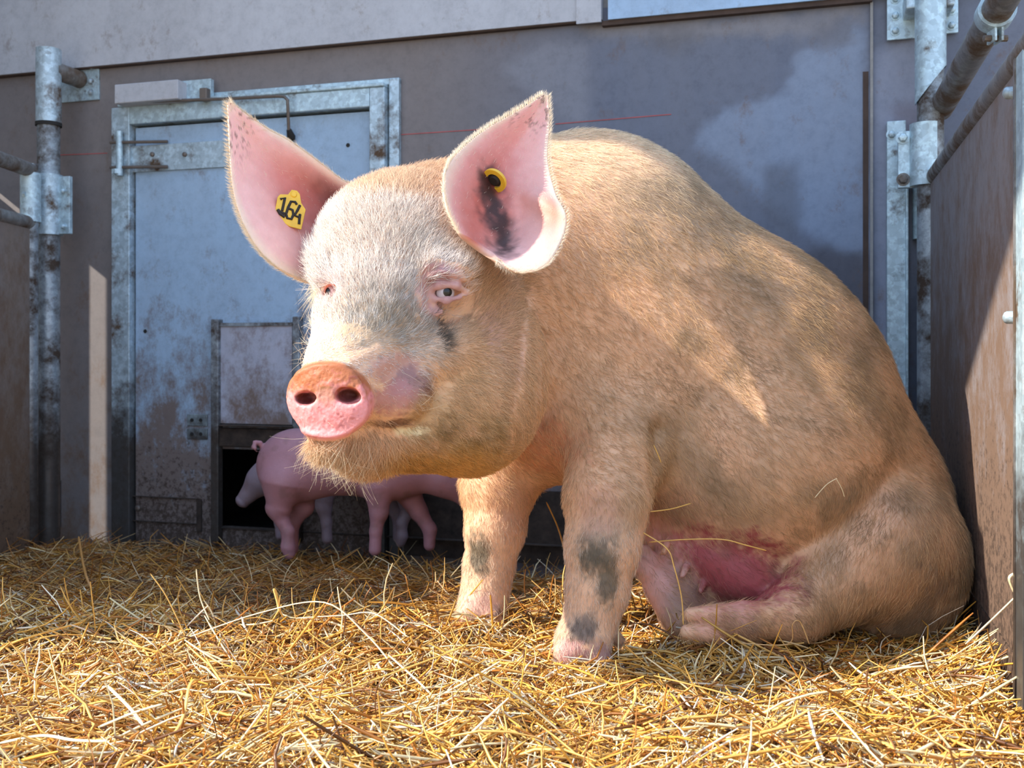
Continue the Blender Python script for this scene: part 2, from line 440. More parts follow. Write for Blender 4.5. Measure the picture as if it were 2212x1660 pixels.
# ---------------------------------------------------------------- the sow
def sow_body():
    B = Body()
    # trunk
    B.ell((1345, 690, 2.12), (285, .25, 385), .06, rot=-12)
    B.ell((1545, 850, 2.13), (430, .265, 350), .08, rot=40)
    B.ell((1645, 985, 2.06), (265, .235, 222), .07)
    B.ell((1815, 1090, 2.16), (225, .22, 285), .06, rot=-20)
    B.ell((1190, 830, 2.05), (185, .19, 195), .06)
    # neck
    B.cone((1240, 600, 2.10), 312, (975, 600, 1.93), 220, .05, sy=.78)
    B.cone((1130, 480, 2.05), 165, (870, 480, 1.90), 95, .05, sy=.7)
    # haunch, hind legs
    B.ell((1925, 1200, 2.00), (160, .13, 190), .035, rot=-8)
    B.cone((1890, 1185, 1.965), 150, (1715, 1318, 1.88), 60, .03)
    B.cone((1725, 1320, 1.88), 58, (1610, 1340, 1.84), 40, .025)
    B.cone((1610, 1338, 1.84), 42, (1545, 1346, 1.82), 38, .015)
    B.cone((1545, 1332, 1.81), 25, (1492, 1328, 1.80), 15, .008)
    B.cone((1540, 1366, 1.80), 24, (1484, 1366, 1.79), 15, .008)
    B.cone((1540, 1330, 1.98), 46, (1425, 1255, 1.96), 36, .02)
    B.cone((1420, 1250, 1.96), 32, (1372, 1215, 1.94), 17, .008)
    B.cone((1425, 1245, 1.97), 28, (1392, 1192, 1.96), 16, .008)
    B.cone((1440, 1285, 1.95), 40, (1470, 1345, 1.93), 38, .02)
    # udder
    B.ell((1560, 1200, 2.03), (150, .12, 100), .03, rot=12)
    B.ell((1610, 1240, 1.97), (75, .07, 68), .02)
    B.ell((1450, 1130, 2.06), (85, .1, 70), .03)
    for x, y, a, b in ((1652, 1302, 8, 10), (1520, 1275, -8, 6), (1482, 1240, -8, 4), (1440, 1190, -8, 8)):
        B.cone((x, y-14, 1.93), 9, (x+a, y+b, 1.92), 5, .008)
    # near foreleg
    B.ell((1330, 790, 1.97), (150, .09, 240), .06, rot=8)
    B.cone((1335, 930, 1.92), 112, (1314, 1080, 1.84), 92, .05)
    B.cone((1314, 1080, 1.84), 91, (1302, 1180, 1.81), 77, .02)
    B.cone((1302, 1180, 1.81), 78, (1290, 1275, 1.80), 65, .02)
    B.cone((1290, 1275, 1.80), 64, (1277, 1340, 1.79), 52, .02)
    B.cone((1277, 1340, 1.79), 53, (1258, 1385, 1.78), 58, .02)
    B.cone((1245, 1385, 1.765), 40, (1222, 1412, 1.75), 28, .012)
    B.cone((1280, 1390, 1.765), 40, (1290, 1420, 1.755), 30, .012)
    B.cone((1318, 1365, 1.83), 16, (1338, 1385, 1.84), 12, .008)
    # far foreleg
    B.cone((1135, 920, 2.1), 115, (1077, 1050, 2.07), 80, .05)
    B.cone((1077, 1050, 2.07), 76, (1070, 1140, 2.05), 62, .02)
    B.cone((1070, 1140, 2.05), 62, (1056, 1225, 2.05), 51, .02)
    B.cone((1056, 1225, 2.05), 50, (1048, 1280, 2.04), 47, .02)
    B.cone((1048, 1280, 2.04), 48, (1038, 1315, 2.03), 50, .02)
    B.cone((1028, 1310, 2.02), 34, (1008, 1330, 2.0), 24, .012)
    B.cone((1055, 1316, 2.02), 34, (1062, 1338, 2.0), 24, .012)
    # skull
    B.ell((885, 560, 1.79), (192, .15, 185), .05)
    B.cone((850, 560, 1.74), 155, (810, 700, 1.66), 122, .04)
    B.cone((810, 690, 1.66), 124, (768, 790, 1.60), 100, .03)
    B.cone((768, 790, 1.60), 98, (722, 862, 1.54), 84, .03)
    B.ell((950, 585, 1.66), (75, .035, 55), .03)               # brow over the near eye
    B.ell((722, 590, 1.68), (32, .03, 45), .02)
    # cheeks, jaw, lips
    B.ell((1010, 800, 1.80), (170, .12, 215), .05, rot=-5)
    B.cone((980, 865, 1.76), 165, (800, 930, 1.66), 92, .04)
    B.cone((800, 930, 1.66), 92, (716, 945, 1.60), 42, .02)
    B.ell((848, 852, 1.605), (86, .055, 68), .02, rot=-10)        # upper lip puff
    B.ell((700, 965, 1.57), (30, .02, 22), .01)                # lower lip tip
    B.cone((880, 790, 1.62), 40, (985, 760, 1.68), 55, .03)
    # snout disc, with a rim and a hollow below the brow
    B.ell((706, 866, 1.495), (98, .020, 80), .012, rot=8, yaw=-20)
    B.ell((705, 812, 1.497), (62, .020, 32), .012, yaw=-20)
    B.ell((706, 935, 1.50), (55, .018, 20), .01, yaw=-20)
    # cuts: nostrils, mouth line, eye slits, tear groove, dent between snout and lip
    B.ell((656, 862, 1.475), (25, .055, 15), .006, rot=-4, op='s')
    B.ell((750, 856, 1.465), (27, .055, 17), .006, rot=8, op='s')
    B.cone((795, 930, 1.560), 10, (860, 926, 1.562), 11, .006, op='s')
    B.cone((860, 926, 1.562), 11, (932, 895, 1.585), 8, .006, op='s')
    B.cone((740, 950, 1.535), 5, (800, 925, 1.575), 5, .01, op='s')
    B.cone((938, 665, 1.615), 8, (962, 742, 1.607), 7, .02, op='s')
    B.ell((962, 632, 1.617), (30, .020, 15), .018, op='s')
    B.ell((716, 632, 1.62), (15, .03, 16), .015, op='s')
    # lids
    B.cone((922, 630, 1.634), 5, (950, 616, 1.622), 6, .012)
    B.cone((950, 616, 1.622), 6, (985, 616, 1.625), 6, .012)
    B.cone((985, 616, 1.625), 6, (1010, 630, 1.642), 4, .012)
    B.cone((928, 644, 1.634), 4, (965, 649, 1.625), 5, .012)
    B.cone((965, 649, 1.625), 5, (1003, 640, 1.642), 4, .012)
    B.cone((905, 640, 1.632), 5, (918, 596, 1.622), 6, .010)
    B.cone((918, 596, 1.622), 6, (958, 588, 1.614), 6, .010)
    B.cone((958, 588, 1.614), 6, (1004, 602, 1.628), 5, .010)
    B.cone((900, 610, 1.632), 8, (935, 575, 1.620), 9, .022)
    B.cone((935, 575, 1.620), 9, (990, 578, 1.622), 8, .022)
    B.cone((925, 672, 1.634), 4, (985, 676, 1.644), 4, .016)
    # folds: elbow crease and thigh crease
    B.cone((1275, 770, 1.815), 10, (1160, 900, 1.88), 12, .04, op='s')
    B.cone((1620, 1248, 1.85), 14, (1775, 1222, 1.80), 10, .025, op='s')
    B.cone((1775, 1222, 1.80), 9, (1868, 1150, 1.80), 6, .025, op='s')
    B.cone((1850, 1095, 1.815), 7, (1960, 1010, 1.86), 8, .04, op='s')
    B.cone((1480, 1290, 1.86), 20, (1640, 1290, 1.86), 16, .02, op='s')
    B.cone((1420, 930, 1.845), 6, (1400, 1100, 1.83), 8, .035, op='s')
    return B

SOWB = sow_body()
def head_zone(C):
    px, py = proj(C)
    return (px > 600) & (px < 1060) & (py > 560) & (py < 1010) & (C[:, 1] < 1.72)
V, NR, Q, INT = skin(SOWB, .0062, head_zone)

def spots(V, base, lst, seed=0):
    "pigment and dirt patches of the skin, plus sunlight painted on a foot: (px, py, Y, radius px, stretch, colour, strength)"
    c = np.tile(np.array(base, float), (len(V), 1)); nz = fbm(V, .035, seed+3); nf = fbm(V, .008, seed+9, 2)
    for px, py, Y, r, st, col, a in lst:
        C = P(px, py, Y); R = r*Y/FPX; D = (V-C)/np.array([1, 1.6, st]); d = np.linalg.norm(D, axis=1)/R
        big = r > 85 and py < 1150 and px > 1250
        w = a*(.55 if big else 1)*(1-sstep(.1 if big else .5, 1.35 if big else 1.15, d+(nz-.5)*.9+(nf-.5)*.6)); c = c*(1-w[:, None])+np.array(col)*w[:, None]
    return c
CREAM = srgb(232, 186, 148)
PINK, HOT, MUD, YEL, OR = srgb(226, 160, 150), srgb(214, 108, 100), srgb(112, 98, 78), srgb(216, 160, 70), srgb(206, 128, 70)
SOW_SPOTS = [
    # the body: brown-grey muck on flank and back
    (1690, 640, 1.95, 150, 1.0, srgb(170, 142, 112), .55), (1790, 800, 1.95, 150, 1.1, srgb(165, 138, 108), .55), (1600, 800, 1.86, 190, 1.0, srgb(196, 164, 132), .5),
    (1900, 930, 2.0, 110, 1.0, srgb(150, 128, 100), .6), (1700, 960, 1.85, 140, .8, srgb(160, 134, 106), .5), (1480, 520, 1.95, 150, .8, srgb(198, 172, 136), .4),
    (1960, 1290, 1.88, 150, 1.0, srgb(160, 126, 92), .6), (1830, 1330, 1.86, 120, .7, srgb(166, 130, 88), .6), (1620, 1100, 1.87, 130, .6, srgb(176, 146, 120), .5),
    (1800, 1060, 1.9, 90, .6, srgb(146, 122, 100), .6), (1550, 1225, 1.95, 175, .55, srgb(166, 72, 80), .97), (1430, 1130, 1.98, 110, .8, srgb(176, 84, 86), .9),
    (1560, 1350, 1.8, 95, .6, srgb(232, 170, 150), .8), (1420, 1270, 1.95, 90, 1.2, srgb(238, 186, 176), .9), (1625, 1345, 1.84, 45, .8, MUD, .6), (1930, 1110, 1.86, 90, .6, srgb(222, 176, 150), .6),  # pale far hind foot: sunlight put into the skin colour
    (1300, 870, 1.85, 150, 1.2, srgb(222, 180, 138), .5), (1180, 960, 1.95, 130, .6, srgb(206, 128, 92), .7), (1400, 1000, 1.9, 70, 1.5, srgb(214, 170, 120), .5),
    # legs
    (1282, 1205, 1.74, 56, 1.1, srgb(92, 84, 68), .97), (1312, 1255, 1.74, 36, 1.6, srgb(100, 90, 72), .9), (1300, 1130, 1.75, 44, 1.6, srgb(150, 128, 104), .6), (1245, 1160, 1.74, 20, 1, MUD, .6), (1330, 1170, 1.74, 18, 1, MUD, .5), (1255, 1362, 1.72, 50, .8, srgb(116, 98, 84), .9),
    (1290, 1100, 1.76, 60, 1.1, srgb(206, 156, 130), .6), (1232, 1412, 1.72, 45, .6, srgb(206, 150, 140), .9), (1295, 1420, 1.72, 45, .6, srgb(150, 112, 118), .8),
    (1028, 1195, 1.98, 40, 1.5, srgb(100, 92, 74), .92), (1075, 1330, 1.97, 22, .8, srgb(90, 70, 70), .8), (1035, 1310, 1.97, 40, .7, srgb(226, 176, 160), .8), (1110, 1100, 2.0, 60, 1.4, srgb(206, 150, 116), .6),
    # face
    (800, 690, 1.56, 100, .7, srgb(176, 152, 122), .75), (905, 720, 1.56, 90, .8, srgb(180, 152, 124), .7), (860, 800, 1.56, 80, .6, srgb(190, 138, 124), .8), (900, 830, 1.57, 60, .7, srgb(150, 108, 104), .85),
    (850, 862, 1.57, 70, .6, srgb(184, 126, 122), .85), (962, 638, 1.6, 78, .95, srgb(202, 158, 156), .95), (935, 590, 1.6, 42, .8, srgb(160, 116, 120), .75), (985, 655, 1.6, 45, .6, srgb(176, 132, 134), .6), (716, 625, 1.6, 38, 1.1, srgb(226, 158, 146), .9),
    (700, 720, 1.6, 30, 1.6, srgb(238, 186, 172), .7), (950, 690, 1.58, 16, 2.6, srgb(84, 62, 52), .9), (720, 668, 1.6, 8, 1.5, srgb(120, 60, 50), .8), (760, 640, 1.6, 22, 1.8, srgb(240, 210, 190), .4),
    (940, 900, 1.6, 70, 1.0, srgb(150, 122, 82), .75), (925, 845, 1.59, 18, 1, srgb(120, 76, 64), .8), (1060, 920, 1.66, 50, .8, srgb(158, 128, 80), .6), (1000, 960, 1.66, 60, .5, srgb(150, 124, 60), .6),
    (960, 1010, 1.68, 130, .4, YEL, .75), (840, 1010, 1.62, 100, .5, srgb(206, 140, 84), .6), (990, 870, 1.62, 90, 1.1, srgb(224, 178, 124), .5), (1090, 760, 1.72, 60, 2.0, srgb(226, 178, 152), .7),
    (1060, 700, 1.68, 40, 1.2, srgb(206, 160, 150), .6), (760, 975, 1.57, 60, .7, srgb(222, 176, 140), .6), (690, 985, 1.57, 60, .7, srgb(236, 206, 166), .7), (880, 935, 1.58, 50, .3, srgb(236, 224, 184), .9), (840, 918, 1.56, 60, .22, srgb(96, 60, 50), .8),
]
def sow_colors(V, nrm):
    c = spots(V, CREAM, SOW_SPOTS)
    # streaky mottling over trunk
    m = fbm(V*np.array([1, 1, .8]), .09, 21, 4); b = sstep(.40, .72, m)*sstep(1150, 1450, proj(V)[0])*.6
    c = c*(1-b[:, None])+np.array(srgb(128, 110, 86))*b[:, None]
    px, py = proj(V)
    # snout disc: pink flesh under an orange-brown crust
    d = ((px-706)/102)**2+((py-866)/86)**2; w = (1-sstep(.9, 1.12, d))*(V[:, 1] < 1.56)
    n = fbm(V, .012, 5)
    disc = np.array(srgb(232, 150, 148))*np.ones((len(V), 1)); cr = (1-sstep(826, 872, py+(n-.5)*80))[:, None]
    disc = disc*(1-cr)+np.array(srgb(178, 104, 62))*cr
    fk = sstep(.63, .72, fbm(V, .006, 8, 2))[:, None]*.4; disc = disc*(1-fk)+np.array(srgb(170, 80, 80))*fk
    nb = (1-sstep(8, 34, np.abs(px-702)))*(1-sstep(860, 885, py+(n-.5)*30))*(py > 835)*.6
    disc = disc*(1-nb[:, None])+np.array(srgb(150, 108, 66))*nb[:, None]
    c = c*(1-w[:, None])+disc*w[:, None]
    for x, y, r in ((656, 862, 21), (750, 856, 23)):
        d = np.hypot((px-x)/r, (py-y)/(r*.62)); w = (1-sstep(.8, 1.15, d))*(V[:, 1] < 1.56)*.75
        c = c*(1-w[:, None])+np.array(srgb(60, 14, 16))*w[:, None]
    return c
px, py = proj(V)
# skin relief: folds round the eye, wrinkles over the snout, soft lumps elsewhere
def relief(V, NR):
    px, py = proj(V); face = (V[:, 1] < 1.8)
    r = (fbm(V, .05, 31)-.5)*.004+(fbm(V, .012, 33)-.5)*.0022
    dx, dy = px-962, py-636; q = np.hypot(dx, dy*1.15); w = np.exp(-((q-62)/38)**2)*face*(px > 870)
    r += w*np.sin(q/4.2+fbm(V, .02, 37)*2)*.0014
    u = ((px-760)*.35+(py-775)*.94); w2 = np.exp(-((u)/55)**2)*face*(px < 930)*(px > 690)
    r += w2*np.sin(u/6.0+fbm(V, .03, 36)*3)*.0009
    d = ((px-706)/98)**2+((py-866)/82)**2; rim = np.exp(-((d-.88)/.12)**2)*(V[:, 1] < 1.53); r += rim*.0028
    w3 = (d < .8)*(V[:, 1] < 1.53); r += w3*(fbm(V, .0035, 40, 2)-.5)*.0016
    # neck folds behind the jaw
    u = (px-1112)+(py-800)*.12; w4 = np.exp(-(u/14)**2)*sstep(560, 640, py)*(1-sstep(930, 990, py))*(V[:, 1] < 1.9); r -= w4*.005
    return r
V = V+NR*relief(V, NR)[:, None]
COLS = sow_colors(V, NR)

# ears: a dished sheet from base to tip, with its own thickness, grown into the same skin
def ear(rows, nu=72, nv=90, thick=.0065, wave=None):
    t = np.array([r[0] for r in rows]); 
    def cr(vals, x):   # smooth interpolation
        i = np.clip(np.searchsorted(t, x)-1, 0, len(t)-2); u = (x-t[i])/(t[i+1]-t[i])
        p0, p1, p2, p3 = vals[max(i-1, 0)], vals[i], vals[i+1], vals[min(i+2, len(t)-1)]
        m1 = (p2-p0)/2; m2 = (p3-p1)/2; return (2*u**3-3*u**2+1)*p1+(u**3-2*u**2+u)*m1+(-2*u**3+3*u**2)*p2+(u**3-u**2)*m2
    L = np.array([P(*r[1]) for r in rows]); R = np.array([P(*r[2]) for r in rows]); sg = np.array([[r[3], r[4]] for r in rows])
    G = np.zeros((nv, nu, 3)); UV = np.zeros((nv, nu, 2))
    for j in range(nv):
        x = j/(nv-1); l, r, s = cr(L, x), cr(R, x), cr(sg, x)
        for i in range(nu):
            u = i/(nu-1); q = l*(1-u)+r*u; pk = s[1]; g = (u/pk if u < pk else (1-u)/(1-pk)); g = g*g*(3-2*g)*.55+(4*u*(1-u))*.45
            q = q+np.array([0, s[0]*g, 0])
            if wave is not None: q = q+wave(u, x)
            G[j, i] = q; UV[j, i] = (u, x)
    du = np.gradient(G, axis=1); dv = np.gradient(G, axis=0); n = np.cross(du, dv); n /= np.linalg.norm(n, axis=2, keepdims=True)+1e-12
    if n[nv//2, nu//2, 1] > 0: n = -n
    edge = np.minimum(np.minimum(UV[..., 0], 1-UV[..., 0])*6, (1-UV[..., 1])*5); th = thick*(.3+.7*np.clip(edge, 0, 1)**.5)*(1+.8*(1-UV[..., 1])**3)
    A = G+n*th[..., None]*.5; Bk = G-n*th[..., None]*.5
    V = np.concatenate([A.reshape(-1, 3), Bk.reshape(-1, 3)]); NN = np.concatenate([n.reshape(-1, 3), -n.reshape(-1, 3)])
    idx = np.arange(nv*nu).reshape(nv, nu); a = np.stack([idx[:-1, :-1], idx[:-1, 1:], idx[1:, 1:], idx[1:, :-1]], -1).reshape(-1, 4)
    o = nv*nu; b = a[:, ::-1]+o
    rim = []
    loop = list(idx[:, 0][::-1])+list(idx[0, 1:])+list(idx[1:, -1])+list(idx[-1, :-1][::-1])
    loop = np.array(loop); nx = np.roll(loop, -1); rim = np.stack([loop, loop+o, nx+o, nx], 1); rim = rim[loop != nx]
    return V, NN, np.concatenate([a, b, rim]), np.concatenate([UV.reshape(-1, 2)]*2), np.concatenate([np.zeros(o), np.ones(o)]), G, n

EL = ear([(0, (700, 612, 1.74), (778, 400, 1.84), .055, .8), (.12, (655, 608, 1.71), (745, 392, 1.83), .06, .75), (.3, (590, 572, 1.67), (692, 352, 1.80), .055, .7),
          (.5, (538, 508, 1.66), (632, 308, 1.78), .045, .62), (.7, (505, 420, 1.68), (576, 277, 1.77), .03, .55), (.87, (495, 320, 1.71), (532, 246, 1.75), .014, .5), (1, (491, 222, 1.735), (500, 220, 1.74), 0, .5)])
def wavR(u, t):
    "the lower edge of this ear rolls outwards in a soft fold"
    g = math.exp(-((t-.26)/.16)**2)
    rd = math.exp(-((t-.445)/.055)**2)*float(sstep(.45, .9, np.array(u)))*.022
    return np.array([0, -rd-.030*g*sstep(.62, .95, np.array(u))+.02*g*math.exp(-((u-.62)/.12)**2), 0])
ER = ear([(0, (990, 505, 1.615), (1072, 560, 1.625), .01, .5), (.12, (964, 450, 1.612), (1118, 592, 1.635), .03, .42), (.26, (958, 395, 1.625), (1182, 574, 1.66), .055, .40),
          (.40, (972, 352, 1.65), (1222, 488, 1.71), .065, .40), (.53, (1004, 316, 1.69), (1200, 420, 1.74), .055, .42), (.68, (1052, 278, 1.74), (1183, 345, 1.775), .045, .46), (.85, (1118, 240, 1.79), (1187, 268, 1.81), .022, .5), (1, (1174, 204, 1.83), (1184, 207, 1.83), 0, .5)], wave=wavR)

def ear_color(E, right):
    V, NN, F, UV, back, G, n = E; u, t = UV[:, 0], UV[:, 1]
    c = np.tile(np.array(srgb(240, 186, 176)), (len(V), 1))
    deep = np.exp(-((u-.62)/.3)**2)*(1-sstep(.35, .95, t)) if not right else np.exp(-((u-.35)/.3)**2)*(1-sstep(.4, 1, t))
    deep = np.clip(deep+(fbm(V, .02, 12)-.5)*.35, 0, 1)[:, None]*.95; c = c*(1-deep)+np.array(srgb(200, 100, 82))*deep
    if right:
        qx, qy = proj(V); tt = np.clip(((qx-1052)*38+(qy-385)*140)/(38**2+140**2), 0, 1); dd = np.hypot(qx-1052-38*tt, qy-385-140*tt)/(50-14*tt)
        ear_dirt = ((1-sstep(.25, 1.25, dd+(fbm(V, .015, 14)-.5)*1.1+.45*(1-tt)*.8))*.95)[:, None]
        c = c*(1-ear_dirt)+np.array(srgb(40, 20, 14))*ear_dirt
        w = np.exp(-(((u-.88)/.12)**2+((t-.42)/.09)**2))[:, None]*.8; c = c*(1-w)+np.array(srgb(186, 106, 72))*w
    else:
        w = np.exp(-(((u-.8)/.16)**2+((t-.2)/.18)**2))[:, None]*.75; w = w*(.6+.8*fbm(V, .012, 15)[:, None]); w = np.clip(w, 0, .9); c = c*(1-w)+np.array(srgb(140, 70, 58))*w
    rim = 1-sstep(.0, .10, np.minimum(np.minimum(u, 1-u), (1-t)*1.2)); rim = (rim*.8)[:, None]; c = c*(1-rim)+np.array(srgb(238, 214, 186))*rim
    fl = (sstep(.6, .7, fbm(V, .006, 18, 2))*sstep(.7, .9, t)*.7)[:, None]; c = c*(1-fl)+np.array(srgb(90, 62, 48))*fl
    c[back > .5] = np.array(srgb(226, 184, 160))
    return c
allV = np.concatenate([V, EL[0], ER[0]]); n0 = len(V); n1 = n0+len(EL[0])
allC = np.concatenate([COLS, ear_color(EL, False), ear_color(ER, True)])
fq, fc = pack(Q, INT)
earF = np.concatenate([EL[2]+n0, ER[2]+n1]); 
sow = mesh_np('sow', allV, (np.concatenate([fq, earF.ravel()]), np.concatenate([fc, np.full(len(earF), 4)])), M['skin'], True, allC)
tag(sow, 'large pale pink sow sitting on the straw with upright ears, facing left of the camera', 'pig')

# eyes
def make_eye(c, r, look, name, label, parent):
    o = []; V = []; F = []; C = []; C0 = P(*c); look = np.array(look, float); look /= np.linalg.norm(look)
    nu, nv = 72, 90; a = np.cross(look, (0, 0, 1.)); a /= np.linalg.norm(a); b = np.cross(look, a)
    for j in range(nv+1):
        th = math.pi*j/nv
        for i in range(nu):
            ph = 2*math.pi*i/nu; d = look*math.cos(th)+(a*math.cos(ph)+b*math.sin(ph))*math.sin(th); V.append(C0+d*r*(1.05 if th < .5 else 1))
            C.append(srgb(12, 10, 10) if th < .38 else srgb(44, 36, 30) if th < .50 else srgb(196, 186, 190))
    F = [(j*nu+i, (j+1)*nu+i, (j+1)*nu+(i+1) % nu, j*nu+(i+1) % nu) for j in range(nv) for i in range(nu)]
    m, nt, bs = newmat(name+'_mat'); at = N(nt, 'ShaderNodeVertexColor', layer_name='col'); nt.links.new(at.outputs[0], bs.inputs['Base Color']); bs.inputs['Roughness'].default_value = .08
    o = mesh_np(name, V, F, m, True, np.array(C), parent); tag(o, label); return o
make_eye((962, 632, 1.636), .0150, (.36, -1, -.02), 'eye', 'pale eye with a dark pupil, on the side nearer the camera', sow)
make_eye((716, 631, 1.640), .0125, (-.45, -.9, 0), 'eye', 'dark eye at the far edge of the face', sow)

# bristles
def sample_faces(V, F, dens_fn, total):
    T = np.concatenate([F[:, [0, 1, 2]], F[:, [0, 2, 3]]]); A = V[T]; ar = np.linalg.norm(np.cross(A[:, 1]-A[:, 0], A[:, 2]-A[:, 0]), axis=1)
    w = ar*dens_fn(A.mean(1)); w /= w.sum(); k = rng.choice(len(T), total, p=w)
    r1, r2 = np.sqrt(rng.random(total)), rng.random(total); t = T[k]
    bary = np.stack([1-r1, r1*(1-r2), r1*r2], 1)
    return t, bary
def interp(X, t, b): return (X[t]*b[..., None]).sum(1)

EAR_OUT = [(x+(6 if x < 1080 else -6), y) for x, y in ((985, 500), (958, 430), (960, 370), (1000, 318), (1060, 275), (1170, 212), (1184, 215), (1184, 370), (1222, 470), (1190, 560), (1130, 588), (1074, 556))]
def dens(C):
    px, py = proj(C); d = np.ones(len(C))
    head = (C[:, 1] < 1.9) & (px < 1150) & (py < 1060)
    d[head] *= 3.2
    disc = (((px-706)/100)**2+((py-866)/84)**2 < 1.05) & (C[:, 1] < 1.57); d[disc] = 0.02
    eye = (np.hypot(px-962, (py-633)*1.3) < 40) | (np.hypot(px-716, py-631) < 17); d[eye & head] = 0
    brow = head & (np.hypot(px-958, (py-635)) < 68); d[brow] *= .16
    d[(py > 1110) & (py < 1320) & (px > 1380) & (px < 1700)] *= .35
    d[C[:, 1] > 2.35] = .1
    d[head & (np.hypot((px-880)/90, (py-840)/75) < 1)] *= .22; d[head & (np.hypot((px-870)/75, (py-915)/24) < 1)] *= .25
    d[in_poly(px, py, EAR_OUT) & (C[:, 1] < 1.95)] = 0
    return d
QA = np.concatenate([Q, INT[:, ::2]])
t, b = sample_faces(V, QA, dens, 300000)
hp, hn, hcol = interp(V, t, b), interp(NR, t, b), interp(COLS, t, b)
hn /= np.linalg.norm(hn, axis=1)[:, None]; px, py = proj(hp)
head = sstep(1240, 1040, px)*(hp[:, 1] < 1.95)*(py < 1060)
flow_body = np.array([.62, .12, -.62]); fl = np.tile(flow_body, (len(hp), 1))
# forehead: fans up from between the eyes and away to the ears; muzzle: up and back; cheek and jaw: back and down
fx = np.where(px < 830, -.5, .55)*np.clip(np.abs(px-830)/120, 0, 1); ff = np.stack([fx, .4*np.ones(len(px)), .8*np.ones(len(px))], 1)
jaw = sstep(660, 800, py); fj = np.stack([.55*np.ones(len(px)), .5*np.ones(len(px)), -.45*np.ones(len(px))], 1)
chin = sstep(900, 980, py)*(1-sstep(780, 920, px)); fj = fj*(1-chin[:, None])+np.array([-.25, 0, -.9])*chin[:, None]
fh = ff*(1-jaw[:, None])+fj*jaw[:, None]
fl = fl*(1-head[:, None])+fh*head[:, None]
leg = sstep(1040, 1120, py)*(px < 1420); fl = fl*(1-leg[:, None])+np.array([.05, 0, -1.])*leg[:, None]
haunch = sstep(1700, 1850, px)*sstep(1000, 1100, py); fl = fl*(1-haunch[:, None])+np.array([-.25, 0, -1.])*haunch[:, None]
fl = fl+rng.normal(0, .10, fl.shape)
muzz = head*((px-700)**2/200**2+(py-830)**2/130**2 < 1)*(py < 905)
ln = rng.uniform(.012, .026, len(hp))*(1-.1*head)*(1-.6*muzz); fore = head*(py < 640); ln = ln*(1+.35*fore)+.018*chin*head*rng.random(len(hp)); ln = np.where((head > .5) & (px < 720) & (py < 640) & (py > 560), ln*2.0, ln)
ln = np.where(leg > .5, ln*.7, ln)
lift = rng.uniform(.18, .5, len(hp))*(1+.8*fore+.6*chin*head)
hh = (head*(1-sstep(960, 1110, px+(py-560)*.45))*(1-.85*sstep(780, 900, py-(px-700)*.1))*(.18+.82*sstep(405, 455, py+(fbm(hp, .02, 57)-.5)*50)))[:, None]; legw = (sstep(1080, 1180, py)*(px < 1400))[:, None]; hcb = (np.array(srgb(236, 192, 138))*(1-legw)+np.array(srgb(240, 220, 196))*legw)*(1-hh)+np.array(srgb(255, 251, 244))*hh  # white face and paler leg hair: sunlight put into the colour
up = (sstep(.72, .98, hp[:, 2])*(1-head))[:, None]; hcb = hcb*(1-up)+np.array(srgb(250, 230, 196))*up  # back hair paler with height: its sunlit top is painted in
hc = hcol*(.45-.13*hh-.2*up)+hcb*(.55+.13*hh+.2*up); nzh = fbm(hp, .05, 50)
dk = (sstep(.42, .66, nzh)*.5*(1-head)*sstep(1250, 1500, px))[:, None]; hc = hc*(1-dk)+np.array(srgb(140, 112, 78))*dk
dirt_lum = hcol.mean(1, keepdims=True); hc = np.where(dirt_lum < .25, hc*.15+hcol*.85, hc)
nf_ = fbm(hp, .010, 55, 3); m1 = np.exp(-(((px-850+(py-690)*.3)/125)**2+((py-692)/62)**2))*head*sstep(.30, .60, nf_)
hc = hc*(1-m1[:, None]*np.array([.52, .58, .66]))
def seg_d(x0, y0, x1, y1):
    dx, dy = x1-x0, y1-y0; tt = np.clip(((px-x0)*dx+(py-y0)*dy)/(dx*dx+dy*dy), 0, 1); return np.hypot(px-x0-dx*tt, py-y0-dy*tt)
m2 = (1-sstep(5, 19, seg_d(934, 664, 962, 748)))*head; hc = hc*(1-m2[:, None]*.78)
m3 = (sstep(930, 1000, py+(nf_-.5)*60)*sstep(800, 880, px)*(1-sstep(1080, 1180, px))*head*.55)[:, None]; hc = hc*(1-m3)+np.array(srgb(226, 164, 66))*m3
m4 = (np.exp(-(((px-955)/60)**2+((py-930)/40)**2))+np.exp(-(((px-1060)/45)**2+((py-940)/50)**2))+np.exp(-(((px-905)/60)**2+((py-1005)/22)**2)))*head*sstep(.3, .6, nf_); hc = hc*(1-np.clip(m4, 0, 1)[:, None]*np.array([.45, .48, .6]))
hc = hc*rng.uniform(.5, 1.15, (len(hp), 1))
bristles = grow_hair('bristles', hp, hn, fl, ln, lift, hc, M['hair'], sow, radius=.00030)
tag(bristles, kind='stuff')
# long sparse whiskers round muzzle and chin, fringes along the ear rims and below the ears
sel = lambda cond, n: np.flatnonzero(cond)[rng.choice(cond.sum(), min(n, cond.sum()), replace=False)]
w1 = sel((head > .5) & (px < 800) & (py > 930) & (py < 1040), 260); w2 = sel((head > .5) & (px > 780) & (px < 960) & (py > 800) & (py < 900), 24)
w3 = sel((head > .5) & (px < 720) & (py > 600) & (py < 830), 120); w4 = sel((head > .5) & (px < 700) & (py > 560) & (py < 640), 200)
wi = np.concatenate([w1, w2, w3, w4]); wf = np.concatenate([np.tile([-.35, -.1, -1.], (len(w1), 1)), np.tile([.7, -.2, .1], (len(w2), 1)), np.tile([-.9, 0, .3], (len(w3), 1)), np.tile([-.8, 0, -.6], (len(w4), 1))])+rng.normal(0, .3, (len(wi), 3))
wl = np.concatenate([rng.uniform(.03, .075, len(w1)), rng.uniform(.02, .045, len(w2)), rng.uniform(.02, .05, len(w3)), rng.uniform(.03, .06, len(w4))])
